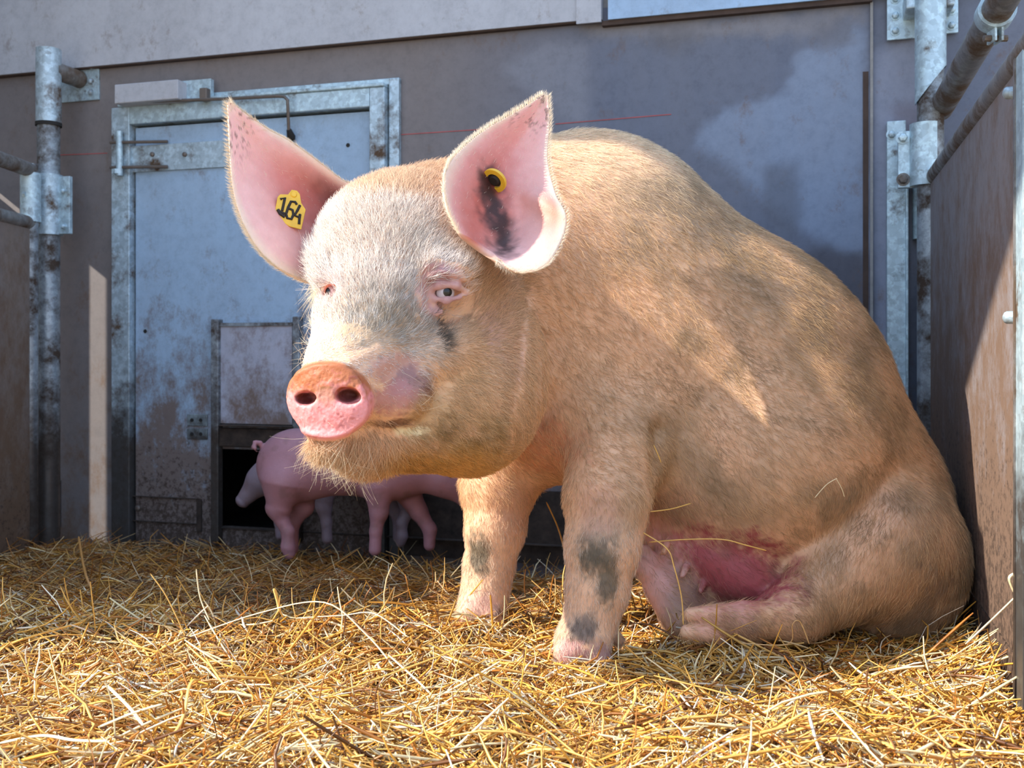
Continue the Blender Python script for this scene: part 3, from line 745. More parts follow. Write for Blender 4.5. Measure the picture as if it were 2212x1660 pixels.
wh = grow_hair('whiskers', hp[wi], hn[wi], wf, wl, rng.uniform(.3, .9, len(wi)), np.tile(srgb(240, 224, 190), (len(wi), 1)), M['hair'], sow, curl=.3, radius=.0002, npt=6)
tag(wh, kind='stuff')
def ear_fringe(E, n, right):
    V, NN, F, UV, back, G, nn = E; nv, nu = G.shape[:2]
    P_, N_, D_, L_ = [], [], [], []
    for _ in range(n):
        r = rng.random(); side = rng.random()
        if side < .40: j, i, dj = rng.integers(0, nv-1), 0, -1
        elif side < .75: j, i, dj = rng.integers(0, nv-1), nu-1, 1
        else: j, i, dj = rng.integers(0, nv-1), rng.integers(0, nu), 0
        p = G[j, i]; out = (G[j, min(i+1, nu-1)]-G[j, max(i-1, 0)]); out = out/(np.linalg.norm(out)+1e-9)*(dj if dj else 0)
        up = G[min(j+1, nv-1), i]-G[j-1 if j else 0, i]; up = up/(np.linalg.norm(up)+1e-9)
        if dj: N_.append(out+nn[j, i]*rng.normal(0, .5)); D_.append(up*1.2+out*.5); L_.append(rng.uniform(.006, .014))
        else:
            s = -1 if rng.random() < .72 else 1
            N_.append(nn[j, i]*s); D_.append(up+rng.normal(0, .2, 3)); L_.append(rng.uniform(.006, .013))
            p = p+nn[j, i]*s*.003
        P_.append(p)
    N_ = np.array(N_); N_ /= np.linalg.norm(N_, axis=1)[:, None]
    return np.array(P_), N_, np.array(D_), np.array(L_)
fr = [ear_fringe(EL, 7000, False), ear_fringe(ER, 7000, True)]; fp, fn, fd, fle = [np.concatenate([a[k] for a in fr]) for k in range(4)]
eh = grow_hair('ear_fringe', fp, fn, fd, fle, rng.uniform(.2, .6, len(fp)), np.tile(srgb(240, 222, 196), (len(fp), 1))*rng.uniform(.8, 1.05, (len(fp), 1)), M['hair'], sow, radius=.0002)
tag(eh, kind='stuff')

# ear tags
def frame_at(E, u, t):
    G, nn = E[5], E[6]; nv, nu = G.shape[:2]; j, i = int(t*(nv-1)), int(u*(nu-1)); return G[j, i], nn[j, i]
class Loc:
    def __init__(s, o, x, n):
        s.o = np.array(o, float); s.n = np.array(n, float)/np.linalg.norm(n); x = np.array(x, float); x -= s.n*np.dot(x, s.n); s.x = x/np.linalg.norm(x); s.y = np.cross(s.n, s.x)
    def w(s, a, b, c=0): return s.o+s.x*a+s.y*b+s.n*c
def prism(mb, L, poly, c0, c1):
    n = len(poly); mb.add([L.w(a, b, c0) for a, b in poly]+[L.w(a, b, c1) for a, b in poly], [tuple(range(n))[::-1], tuple(range(n, 2*n))]+[(i, (i+1) % n, (i+1) % n+n, i+n) for i in range(n)])
def find_ear(E, x, y):
    G = E[5].reshape(-1, 3); a, b = proj(G); k = np.argmin((a-x)**2+(b-y)**2); return G[k]
pe = find_ear(EL, 628, 450)
kk = np.argmin(((EL[5].reshape(-1, 3)-pe)**2).sum(1)); en = EL[6].reshape(-1, 3)[kk]
L1 = Loc(P(628, 450, pe[1]-.022), (1, 0, -.16), en*.55+np.array([0, -.45, 0]))
mb = MB(); u = 1.68/FPX
poly = [(-31, -34), (8, -44), (34, -42), (33, 8), (20, 20), (12, 40), (4, 46), (-8, 44), (-13, 30), (-30, 24), (-34, 16)]
prism(mb, L1, [(a*u, b*u) for a, b in poly], -.0012, .0012)
etag = mb.build('ear_tag', M['yellow'], sow, bevel=.0008); tag(etag, 'yellow ear tag marked 164')
mb = MB(); mb.tube([L1.w(-.001, 34*u, -.012), L1.w(-.001, 34*u, .0012), L1.w(-.001, 34*u, .0032)], [.0035, .0062, .0045], 20); mb.build('ear_tag_stud', M['yellow'], etag, True)
mb = MB()
def stroke(pts, w=3.1):
    mb.tube([L1.w(a*u, b*u, .0014) for a, b in pts], w*u, 8)
stroke([(-27, 12), (-18, 19), (-17, -14)]); stroke([(-27, -14), (-20, -22), (-8, -26)], 4); stroke([(-26, -17), (-10, -19)], 3.4)
stroke([(11, 12), (6, 17), (-3, 15), (-6, 0), (-7, -18), (-2, -27), (7, -26), (9, -14), (5, -4), (-5, -3)])
stroke([(18, 13), (15, -2), (12, -15), (24, -16)]); stroke([(23, -8), (24, -20), (26, -32)])
mb.build('tag_number', M['ink'], etag, True)
pe = find_ear(ER, 1068, 392)
L2 = Loc(P(1068, 390, pe[1]-.020), (1, .25, -.62), (-.45, -.62, -.62))
mb = MB(); seg = 40; ro, ri = .0225, .0135
ring = []
for k in range(seg):
    w = 2*math.pi*k/seg; c, s_ = math.cos(w), math.sin(w)
    ring += [L2.w(ro*c, ro*s_, -.003), L2.w(ro*c, ro*s_, .003), L2.w(ri*c, ri*s_, .003), L2.w(ri*c, ri*s_, -.003)]
mb.add(ring, [(k*4+j, k*4+(j+1) % 4, ((k+1) % seg)*4+(j+1) % 4, ((k+1) % seg)*4+j) for k in range(seg) for j in range(4)])
rt = mb.build('ear_tag', M['yellow'], sow, bevel=.0008); tag(rt, 'round yellow button tag in the other ear')
mb = MB(); mb.tube([L2.w(0, 0, -.022), L2.w(0, 0, -.001), L2.w(0, 0, .004)], [.004, .0125, .0075], 20); mb.build('ear_tag_stud', M['ink'], rt, True)

# ---------------------------------------------------------------- back wall
DA0, DZ1 = BW.at(262, 262, 0)          # door opening
DA1 = BW.at(822, 200, 0)[0]; DZ1 = BW.at(262, 222, 0)[1]; DZ0 = -.3
EZ = BW.at(650, 107, 0)[1]             # lower edge of the upper panel
a_l, a_r = -2.6, 2.3
def wall_grid():
    st = .012; A = np.arange(a_l, a_r+st, st); A[np.argmin(abs(A-DA0))] = DA0; A[np.argmin(abs(A-DA1))] = DA1
    Z = np.arange(-.3, EZ+.05, st); Z[np.argmin(abs(Z-DZ1))] = DZ1
    aa, zz = np.meshgrid(A, Z, indexing='ij'); V = BW.o+BW.e*aa[..., None]; V[..., 2] = zz; V = V.reshape(-1, 3)
    idx = np.arange(len(V)).reshape(aa.shape); F = np.stack([idx[:-1, :-1], idx[1:, :-1], idx[1:, 1:], idx[:-1, 1:]], -1)
    ca = (aa[:-1, :-1]+aa[1:, 1:])/2; cz = (zz[:-1, :-1]+zz[1:, 1:])/2
    keep = ~((ca > DA0) & (ca < DA1) & (cz < DZ1)); F = F[keep]
    px, py = proj(V); nz = fbm(V, .12, 61, 4)-.5; nf = fbm(V, .025, 65, 3)-.5
    x, y = px+nz*70+nf*24, py+nz*60+nf*24
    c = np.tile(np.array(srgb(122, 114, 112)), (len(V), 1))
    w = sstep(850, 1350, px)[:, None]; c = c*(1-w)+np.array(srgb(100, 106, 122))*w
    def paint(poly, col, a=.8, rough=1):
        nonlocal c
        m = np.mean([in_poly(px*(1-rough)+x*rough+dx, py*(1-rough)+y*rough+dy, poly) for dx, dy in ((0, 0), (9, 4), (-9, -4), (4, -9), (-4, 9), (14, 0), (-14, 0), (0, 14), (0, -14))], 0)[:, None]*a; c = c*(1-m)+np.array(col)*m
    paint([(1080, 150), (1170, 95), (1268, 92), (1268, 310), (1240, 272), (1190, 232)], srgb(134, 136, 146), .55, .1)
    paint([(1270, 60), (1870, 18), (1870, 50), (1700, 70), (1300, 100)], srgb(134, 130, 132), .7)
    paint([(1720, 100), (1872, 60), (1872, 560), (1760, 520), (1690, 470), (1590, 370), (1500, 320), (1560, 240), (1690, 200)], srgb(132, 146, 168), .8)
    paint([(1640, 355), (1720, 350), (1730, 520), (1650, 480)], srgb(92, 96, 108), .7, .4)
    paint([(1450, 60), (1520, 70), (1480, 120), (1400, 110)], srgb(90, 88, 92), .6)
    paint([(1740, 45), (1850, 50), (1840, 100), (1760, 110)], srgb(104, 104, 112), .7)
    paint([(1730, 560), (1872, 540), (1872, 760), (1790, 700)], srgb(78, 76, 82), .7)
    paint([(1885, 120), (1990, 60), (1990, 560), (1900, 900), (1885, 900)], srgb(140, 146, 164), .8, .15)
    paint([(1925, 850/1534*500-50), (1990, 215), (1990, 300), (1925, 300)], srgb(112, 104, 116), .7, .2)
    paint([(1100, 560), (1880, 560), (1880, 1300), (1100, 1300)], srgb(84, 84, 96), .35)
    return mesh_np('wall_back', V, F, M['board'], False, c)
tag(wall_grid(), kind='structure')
# chalk line, groove and batten on the wall
mb = MB()
for x0, y0, x1, y1 in ((128, 335, 232, 331), (865, 291, 1050, 279), (1200, 268, 1450, 247)):
    a0, z0 = BW.at(x0, y0, .001); a1, z1 = BW.at(x1, y1, .001); h = .0014
    mb.add([BW.w(a0, z0-h, .0015), BW.w(a1, z1-h, .0015), BW.w(a1, z1+h, .0015), BW.w(a0, z0+h, .0015)], [(0, 1, 2, 3)])
o = mb.build('trim_1', M['red']); tag(o, kind='structure')
mb = MB(); BW.pbox(mb, 1864, 155, 1876, 1100, -.02, .002); tag(mb.build('trim_2', M['wood']), kind='structure')
mb = MB(); BW.pbox(mb, 1880, 4, 1886, 1100, 0, .010); tag(mb.build('trim_3', M['barn']), kind='structure')
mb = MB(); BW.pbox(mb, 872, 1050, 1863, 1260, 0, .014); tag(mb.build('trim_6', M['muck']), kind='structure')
# the upper wall: pale overlapping sheets
aS, _ = BW.at(1299, 50, .03); aE = BW.at(1885, 20, .03)[0]
mb = MB(); BW.box(mb, a_l, aS, EZ, 3.0, -.01, .028); o = mb.build('wall_upper', M['upper']); tag(o, kind='structure')
mb = MB(); BW.box(mb, aS-.075, aS, EZ-.012, 3.0, .028, .036); tag(mb.build('trim_4', M['upper']), kind='structure')
zB = BW.at(1600, 24, .02)[1]
mb = MB(); BW.box(mb, aS+.02, aE+.3, zB+.008, 3.0, -.01, .03); tag(mb.build('wall_upper_blue', M['upper_blue']), kind='structure')
mb = MB(); BW.box(mb, aS, aE, zB-.006, zB+.008, 0, .022); BW.box(mb, a_l, aS, EZ-.004, EZ, 0, .02); tag(mb.build('trim_5', M['wood']), kind='structure')
mb = MB(); BW.box(mb, aS, a_r+.3, EZ-.02, 3.0, -.04, -.003); tag(mb.build('wall_backing', M['barn']), kind='structure')

# ---------------------------------------------------------------- the door in the back wall
door = empty('door_1', tuple(BW.w((DA0+DA1)/2, -.1))); tag(door, kind='structure')
def dpart(name, mat, fn, parent=door, **kw):
    mb = MB(); fn(mb); return mb.build(name, mat, parent, **kw)
aL0, aL1 = BW.at(238, 600, .05)[0], BW.at(277, 600, .05)[0]
aR0, aR1, aR2 = BW.at(796, 400, .05)[0], BW.at(829, 400, .05)[0], BW.at(862, 400, .02)[0]
aRf = BW.at(840, 400, .02)[0]
zT1 = BW.at(560, 207, .05)[1]; zT0 = BW.at(560, 247, .05)[1]
def frame_side(mb, a0, a1, flip):
    BW.box(mb, a0, a1, -.15, zT1, 0, .045)
dpart('door_frame', M['galv_mid'], lambda mb: (BW.box(mb, aL0, aL1, -.15, zT1, -.03, .045)), bevel=.003)
dpart('door_frame', M['galv_mid'], lambda mb: (BW.box(mb, aR0, aR1, -.15, zT1, -.03, .045), BW.box(mb, aRf, aR2, -.15, zT1+.03, 0, .022), BW.box(mb, aR1, aRf, -.15, zT1+.03, 0, .008)), bevel=.003)
dpart('door_frame', M['galv'], lambda mb: (BW.box(mb, aL1, aR0, zT0, zT1, -.03, .045), BW.box(mb, aL0+.03, aR1, zT1, zT1+.012, 0, .052), BW.box(mb, aL0+.3, aR2, zT1+.012, zT1+.032, 0, .02)), bevel=.003)
# dark rebate behind, door board with the hatch opening
hx0, hx1 = BW.at(472, 1000, .02)[0], BW.at(634, 1000, .02)[0]; hz0, hz1 = BW.at(550, 1142, .02)[1], BW.at(550, 972, .02)[1]
p0, p1, pz = aL1+.008, aR0-.010, zT0-.009
def board(mb):
    BW.box(mb, p0, hx0, -.15, pz, .0, .02); BW.box(mb, hx1, p1, -.15, pz, .0, .02)
    BW.box(mb, hx0, hx1, hz1, pz, .0, .02); BW.box(mb, hx0, hx1, -.15, hz0, .0, .02)
dpart('door_panel', M['door'], board)
dpart('rebate', M['dark'], lambda mb: (BW.box(mb, aL1-.02, p0+.002, -.15, zT0, -.05, -.002), BW.box(mb, p1-.002, aR0+.02, -.15, zT0, -.05, -.002), BW.box(mb, aL1, aR0, pz-.002, zT0+.02, -.05, -.002)))
# room seen through the hatch
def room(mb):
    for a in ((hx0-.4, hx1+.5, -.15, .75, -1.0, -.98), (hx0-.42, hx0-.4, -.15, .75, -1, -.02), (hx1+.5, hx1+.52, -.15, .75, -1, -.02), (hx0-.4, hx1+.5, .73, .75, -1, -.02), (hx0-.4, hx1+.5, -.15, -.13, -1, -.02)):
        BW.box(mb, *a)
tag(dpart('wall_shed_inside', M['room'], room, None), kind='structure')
# hinges: strap plate, two rods, pin, nut
def hinge(x0, x1, y0, y1, ysl):
    sp = dpart('hinge_strap', M['galv_mid'], lambda mb: BW.pbox(mb, x0+45, y0+10, x1, y1-2, .02, .028), bevel=.001)
    for yy in (y0+2, y1):
        p = [BW.W(x0-2, yy, .062), BW.W(x0+60, yy-1, .055), BW.W(x0+122, yy-2, .034)]
        dpart('hinge_rod', M['rod'], lambda mb: mb.tube(p, .0055, 8), sp, smooth=True)
    dpart('hinge_pin', M['galv'], lambda mb: mb.tube([BW.W(x0+18, y0-22, .062), BW.W(x0+18, y1+18, .062)], .011, 12), sp, smooth=True)
    dpart('hinge_nut', M['galv'], lambda mb: mb.tube([BW.W(x0+12, y1+14, .066), BW.W(x0+12, y1+4, .066)], .016, 6), sp)
    for bx in (x0+90, x0+160): dpart('bolt', M['rod'], lambda mb: BW.disc(mb, bx, (y0+y1)/2, .008, .028, .034, 10, .003), sp, smooth=True)
hinge(240, 498, 306, 362, 0)
sp = dpart('hinge_strap', M['muck'], lambda mb: (BW.pbox(mb, 278, 1072, 430, 1079, .02, .03), BW.pbox(mb, 424, 1079, 434, 1150, .02, .028), BW.pbox(mb, 280, 1126, 424, 1132, .02, .028)), bevel=.001)
tag(sp, 'muck-caked lower strap of the door')
dpart('bolt', M['rod'], lambda mb: BW.disc(mb, 300, 1098, .010, .02, .028, 10, .003), sp, smooth=True)
for x, y in ((752, 314), (314, 716)):
    dpart('bolt_hole', M['dark'], lambda mb: BW.disc(mb, x, y, .0068, .0195, .0212, 14))
# latch gear on top of the frame
lt = dpart('latch_cover', M['upper'], lambda mb: BW.pbox(mb, 247, 183, 384, 213, .045, .10), bevel=.003); tag(lt, 'pale square tube over the door frame')
lb = dpart('latch_bracket', M['galv'], lambda mb: BW.pbox(mb, 392, 175, 455, 209, .03, .05), lt, bevel=.001)
dpart('latch_lever', M['rod'], lambda mb: (BW.pbox(mb, 430, 190, 446, 216, .05, .075)), lt, bevel=.003)
rod = dpart('latch_rod', M['rod'], lambda mb: mb.tube([BW.W(326, 219, .075), BW.W(480, 214, .075), BW.W(600, 208, .075), BW.W(614, 209, .074), BW.W(621, 216, .073), BW.W(622, 235, .07), BW.W(624, 286, .045)], .0055, 8), smooth=True)
dpart('latch_knob', M['dark'], lambda mb: mb.tube([BW.W(624, 280, .05), BW.W(629, 296, .035), BW.W(632, 304, .03)], [.008, .014, .008], 12), rod, smooth=True)
# the piglet hatch: rails, sliding board, header, hinge plates, threshold
for x0, x1, y0 in ((455, 471, 690), (631, 646, 684)):
    dpart('hatch_rail', M['galv_dirty'], lambda mb: BW.pbox(mb, x0, y0, x1, 1172, .02, .05), bevel=.003)
hb = dpart('hatch_board', M['hatch'], lambda mb: BW.pbox(mb, 471, 703, 631, 918, .022, .034)); 
dpart('hatch_edge', M['galv_dirty'], lambda mb: BW.pbox(mb, 471, 698, 631, 704, .022, .04), hb)
dpart('hatch_header', M['muck'], lambda mb: (BW.pbox(mb, 471, 925, 631, 970, .0, .042), BW.pbox(mb, 471, 918, 631, 925, .02, .06)), bevel=.004)
for y0, y1 in ((895, 921), (926, 950)):
    pl = dpart('hinge_plate', M['galv'], lambda mb: BW.pbox(mb, 404, y0, 447, y1, .02, .026), bevel=.001)
    for x in (415, 434): dpart('bolt', M['dark'], lambda mb: BW.disc(mb, x, (y0+y1)/2, .006, .026, .029, 10), pl)
dpart('threshold', M['muck'], lambda mb: BW.pbox(mb, 471, 1142, 1215, 1180, .0, .03), bevel=.004)

# ---------------------------------------------------------------- left gate post and gate
def bolt(fr, x, y, r, o0, o1, parent, mat=None, dome=.004):
    mb = MB(); fr.disc(mb, x, y, r*1.45, o0, o0+.002, 16); b = mb.build('bolt', mat or M['galv'], parent, True)
    mb = MB(); fr.disc(mb, x, y, r, o0+.002, o1, 6, dome); mb.build('bolt_head', mat or M['galv'], b, False, 0); return b
LO = .15
lp = empty('gate_post', tuple(BW.W(105, 1150, LO))); tag(lp, 'galvanised pipe post left of the door with an open top, carrying the left gate', 'post')
mb = MB(); aP, zP = BW.at(105, 107, LO); rP = .0405
def wallrow(a, z, out): return BW.w(a, z, out)
z2 = BW.at(105, 268, LO)[1]
mb.tube([wallrow(aP, z2, LO), wallrow(aP, zP, LO), wallrow(aP, zP, LO), wallrow(aP, zP-.03, LO)], [rP, rP, rP-.004, rP-.004], 32, False)
mb.build('pipe', M['galv_mid'], lp, True)
mb = MB(); mb.tube([wallrow(aP, -.15, LO), wallrow(aP, z2-.005, LO), wallrow(aP, z2+.004, LO)], [rP*.9, rP*.9, rP*.86], 32); mb.build('inner_pipe', M['galv_dirty'], lp, True)
mb = MB(); mb.tube([wallrow(aP, z2-.008, LO), wallrow(aP, z2+.004, LO)], rP*1.04, 32); mb.build('seal_ring', M['dark'], lp, True)
mb = MB(); q0 = BW.W(112, 150, LO); q1 = BW.W(172, 172, .012); mb.tube([q0, q1], .030, 24); mb.build('stub_pipe', M['rail_rust'], lp, True)
mb = MB(); BW.pbox(mb, 132, 131, 213, 215, .0, .008); wp = mb.build('wall_plate', M['galv'], lp, bevel=.001)
for x, y in ((199, 145), (197, 176), (197, 200)): bolt(BW, x, y, .0085, .008, .016, wp, M['galv_mid'])
mb = MB(); zc0, zc1 = BW.at(118, 508, LO)[1], BW.at(118, 378, LO)[1]
mb.tube([wallrow(aP, zc0, LO), wallrow(aP, zc1, LO)], rP*1.12, 24); cl = mb.build('clamp', M['galv_mid'], lp, True)
mb = MB(); BW.pbox(mb, 118, 382, 150, 505, LO-.012, LO+.004); mb.build('clamp_flange', M['galv'], cl, bevel=.002)
for y in (414, 490): bolt(BW, 138, y, .008, LO+.004, LO+.013, cl)
# the left gate: hung on the post, running towards the camera
GO = np.array([P(66, 600, 3.30)[0], 3.30, 0.])
LGt = Frame(GO, (-.012, -1)); LGt.n = np.array([1., -.012, 0]); LGt.n /= np.linalg.norm(LGt.n)
lg = empty('pen_gate', tuple(LGt.w(0, -.05))); tag(lg, 'brown-stained gate at the left edge, steel rails above a dirty board', 'gate')
zt = CAMH+(HOR-368)/FPX*3.3; zm = CAMH+(HOR-480)/FPX*3.3
mb = MB(); mb.tube([LGt.w(0, zt, 0), LGt.w(1.55, zt, 0)], .024, 20); mb.build('rail', M['rail_rust'], lg, True)
mb = MB(); mb.tube([LGt.w(-.02, zm-.004, 0), LGt.w(1.55, zm-.004, 0)], .022, 20); mb.build('rail', M['rail_rust'], lg, True)
mb = MB(); mb.tube([LGt.w(0, -.1, 0), LGt.w(0, zt+.02, 0)], .024, 20); mb.build('hinge_tube', M['galv_dirty'], lg, True)
mb = MB(); mb.tube([LGt.w(0, zm+.0, 0), LGt.w(0, zt-.01, 0)], .032, 20); sl = mb.build('sleeve', M['galv'], lg, True)
mb = MB(); mb.tube([P(56, 420, 3.27), P(50, 420, 3.27)], .010, 6); mb.build('bolt', M['galv'], sl)
mb = MB(); LGt.box(mb, .02, 1.54, -.1, zm-.02, -.008, .008); mb.build('board', M['gateboard2'], lg)
mb = MB(); mb.tube([LGt.w(1.55, -.1, 0), LGt.w(1.55, zt+.02, 0)], .026, 20); mb.build('end_tube', M['galv_dirty'], lg, True)
mb = MB(); BW.pbox(mb, 110, 1040, 119, 1142, .0, .03); o = mb.build('steel_angle', M['galv_mid']); tag(o, 'short galvanised angle piece standing at the foot of the wall behind the left post', 'angle iron')

# ---------------------------------------------------------------- right corner: post, channel, gate
wr_e = np.array([-WT, -1.])
CF = Frame((0, 3.1, 0), (1, -WT)); RO = .12
rp = empty('gate_post', tuple(CF.W(2008, 1000, RO))); tag(rp, 'galvanised pipe post in the right corner with bolted brackets, carrying the right gate', 'post')
aQ = CF.at(2010, 400, RO)[0]; zj = CF.at(2010, 140, RO)[1]; rQ = .039
# sleeve with a slanting cut
mb = MB(); seg = 40; top = 1.75; Vv = []; 
for k in range(seg):
    w = 2*math.pi*k/seg; d = CF.e*math.cos(w)*rQ+CF.n*math.sin(w)*rQ; c = CF.w(aQ, 0, RO)
    cut = zj-.055+.05*math.cos(w)+.0*math.sin(w); Vv += [(c[0]+d[0], c[1]+d[1], cut), (c[0]+d[0], c[1]+d[1], top)]
mb.add(Vv, [(2*k, 2*((k+1) % seg), 2*((k+1) % seg)+1, 2*k+1) for k in range(seg)]); mb.build('pipe', M['galv'], rp, True)
mb = MB(); mb.tube([CF.w(aQ, -.15, RO), CF.w(aQ, top-.02, RO)], rQ*.86, 28); mb.build('inner_pipe', M['galv_dirty'], rp, True)
for x0, x1 in ((1916, 1976), (2040, 2070)):
    mb = MB(); CF.pbox(mb, x0, -70, x1, 82 if x0 < 2000 else 70, .01, .018); w_ = mb.build('wall_plate', M['galv'], rp, bevel=.001)
    for y in (-2, 34, 67) if x0 < 2000 else (22, 55): bolt(CF, (1934 if x0 < 2000 else 2056), y, .0095, .018, .027, w_)
mb = MB(); CF.box(mb, aQ-.06, aQ+.06, CAMH+(HOR-40)/FPX*2.75, CAMH+(HOR-0)/FPX*2.75, .01, RO); mb.build('stub', M['galv_mid'], rp, bevel=.004)
zk0, zk1 = CF.at(2000, 402, RO)[1], CF.at(2000, 268, RO)[1]
mb = MB(); mb.tube([CF.w(aQ-.012, zk0, RO), CF.w(aQ-.012, zk1, RO)], rQ*1.02, 28); cl = mb.build('clamp', M['galv'], rp, True)
mb = MB(); CF.pbox(mb, 1940, 284, 1976, 405, RO-.02, RO); mb.build('clamp_flange', M['galv'], cl, bevel=.002)
for x, y, mt in ((1950, 298, 'galv'), (1951, 388, 'rail_rust')): bolt(CF, x, y, .012, RO, RO+.012, cl, M[mt])
mb = MB(); CF.pbox(mb, 1916, 262, 1957, 1250, .0, .035); CF.pbox(mb, 1957, 300, 1963, 1250, .0, .05); ch = mb.build('steel_channel', M['galv'], bevel=.002)
tag(ch, 'upright galvanised steel channel fixed to the wall left of the right post', 'channel'); 
bolt(CF, 1926, 291, .010, .035, .045, ch)
# the right gate
rg = empty('pen_gate', tuple(RG.w(0, -.05))); tag(rg, 'grey boarded gate with steel rails on the right side, the sow beside it', 'gate')
za = RG.at(2030, 360, 0)[1]; GL = 1.75
mb = MB(); mb.tube([RG.w(.02, za-.01, 0), RG.w(GL, za-.01, 0)], .023, 20); mb.build('rail', M['rail_rust'], rg, True)
mb = MB(); mb.tube([RG.w(.02, -.12, 0), RG.w(.02, za-.0, 0)], .020, 20); mb.build('hinge_tube', M['rail_rust'], rg, True)
mb = MB(); mb.tube([RG.w(.025, -.12, .024), RG.w(.025, za-.03, .024)], .004, 8); mb.build('edge_strip', M['galv_mid'], rg, True)
for y in (520, 700, 790): 
    mb = MB(); z = CAMH+(HOR-y)/FPX*2.7; mb.tube([RG.w(.02, z, .018), RG.w(.02, z, .03)], .006, 8); mb.build('bolt', M['rail_rust'], rg, True)
mb = MB(); RG.box(mb, .03, GL, .075, za-.03, -.008, .012); mb.build('board', M['gateboard'], rg)
mb = MB(); RG.box(mb, .03, GL, -.12, .068, -.008, .010); mb.build('kick_board', M['gateboard'], rg)
mb = MB(); mb.tube([RG.w(.02, za-.16, .012), RG.w(.02, za+.04, .012)], .032, 24); sl = mb.build('sleeve', M['galv'], rg, True)
aV = RG.at(2199, 300, .015)[0]; 
mb = MB(); RG.box(mb, aV, aV+.012, .0, za-.02, .012, .022); mb.build('joint_strip', M['rail_rust'], rg)
mb = MB(); mb.tube([RG.w(RG.at(2252, 600, .03)[0], -.1, .03), RG.w(RG.at(2252, 600, .03)[0], za, .03)], .020, 20); mb.build('upright', M['galv'], rg, True)
mb = MB(); a_ = RG.at(2207, 600, .012)[0]; RG.box(mb, a_, a_+.05, -.1, za-.02, .012, .020); mb.build('edge_flat', M['galv'], rg, bevel=.001)
for y in (200, 657/1660*900+500-170): 
    mb = MB(); RG.disc(mb, 2193, y, .010, .012, .024, 8, .006); mb.build('bolt', M['galv_mid'], rg, True)
# round pipe above the gate with its clamp
rl = empty('top_pipe', tuple(P(2030, 240, 2.7))); tag(rl, 'thick grey pipe above the right gate, slanting up to a ring clamp', 'pipe')
pa, pb = P(2032, 236, 2.68), P(2176, -18, 1.98)
mb = MB(); mb.tube([pa, pb+(pb-pa)*.6], .031, 28); mb.build('pipe', M['rail_rust'], rl, True)
d_ = (pb-pa)/np.linalg.norm(pb-pa); c_ = pa+(pb-pa)*.86
mb = MB(); mb.tube([c_-d_*.02, c_+d_*.02], .0375, 32); rc = mb.build('ring_clamp', M['galv'], rl, True)
for s_ in (-.007, .007):
    mb = MB(); q = c_+np.array([s_, 0, -.032]); mb.hexa([q+np.array([-.0025, -.018, -.03]), q+np.array([.0025, -.018, -.03]), q+np.array([.0025, .018, -.03]), q+np.array([-.0025, .018, -.03]), q+np.array([-.0025, -.018, 0]), q+np.array([.0025, -.018, 0]), q+np.array([.0025, .018, 0]), q+np.array([-.0025, .018, 0])]); mb.build('clamp_ear', M['galv'], rc, bevel=.001)
mb = MB(); q = c_+np.array([0, 0, -.053]); mb.tube([q-np.array([.024, 0, 0]), q+np.array([.024, 0, 0])], .007, 8); mb.build('bolt', M['rail_rust'], rc, True)

# ---------------------------------------------------------------- unseen sun blockers added out of frame left, with slits for wall light
def quadwall(name, X, polys, mat):
    mb = MB()
    for y0, y1, z0, z1 in polys:
        mb.hexa([(X-.05, y0, z0), (X+.05, y0, z0), (X+.05, y1, z0), (X-.05, y1, z0), (X-.05, y0, z1), (X+.05, y0, z1), (X+.05, y1, z1), (X-.05, y1, z1)])
    o = mb.build(name, mat); tag(o, kind='structure'); return o
def blocker_from_cells(name, X0, X1, ys, zs, solid, mat):
    mb = MB()
    for i in range(len(ys)-1):
        for j in range(len(zs)-1):
            if solid(i, j):
                y0, y1, z0, z1 = ys[i], ys[i+1], zs[j], zs[j+1]
                mb.hexa([(X0, y0, z0), (X1, y0, z0), (X1, y1, z0), (X0, y1, z0), (X0, y0, z1), (X1, y0, z1), (X1, y1, z1), (X0, y1, z1)])
    o = mb.build(name, mat); tag(o, kind='structure'); return o
SL = .72; XL = -2.0
def through(p): t = p[0]-XL; return p[1]-.22*t, p[2]+.74*t
s0, s1 = BW.W(194, 560), BW.W(236, 560); sb = BW.W(215, 1180)
ya, zt_ = through(s0); yb, zt2 = through(s1); zb_ = through(sb)[1]
e0, e1 = BW.W(-40, 372), BW.W(50, 470); yc, zc_ = through(e0); yd, zd_ = through(e1)
ys = [2.65, yb, ya, yd, yc, 3.95] if yb < ya < yd < yc else sorted([2.65, yb, ya, yd, yc, 3.95]); zs = [-.3, zb_, zd_, zc_, zt_, 4.2]
zs = sorted(zs); zi = {round(z, 6): k for k, z in enumerate(zs)}
k0, k1 = zi[round(zb_, 6)], zi[round(zt_, 6)]; g0, g1 = zi[round(zd_, 6)], zi[round(zc_, 6)]
blocker_from_cells('sun_blocker_left', XL-.03, XL+.0, ys, zs, lambda i, j: not ((i == 1 and k0 <= j < k1) or (i == 3 and g0 <= j < g1)), M['barn'])
mb = MB()
poly = [(-.4, 3.35), (1.5, 2.62), (1.62, 2.25), (1.9, 1.95), (2.08, 1.52), (2.25, 1.18), (2.66, 1.18), (2.66, 4.6), (-.4, 4.6)]  # added blocker outline, shaped to choose where sun reaches sow and gate
mb.add([(XL-.03, y, z) for y, z in poly]+[(XL, y, z) for y, z in poly], [tuple(range(9))[::-1], tuple(range(9, 18))]+[(i, (i+1) % 9, (i+1) % 9+9, i+9) for i in range(9)])
tag(mb.build('sun_blocker_upper', M['barn']), kind='structure')

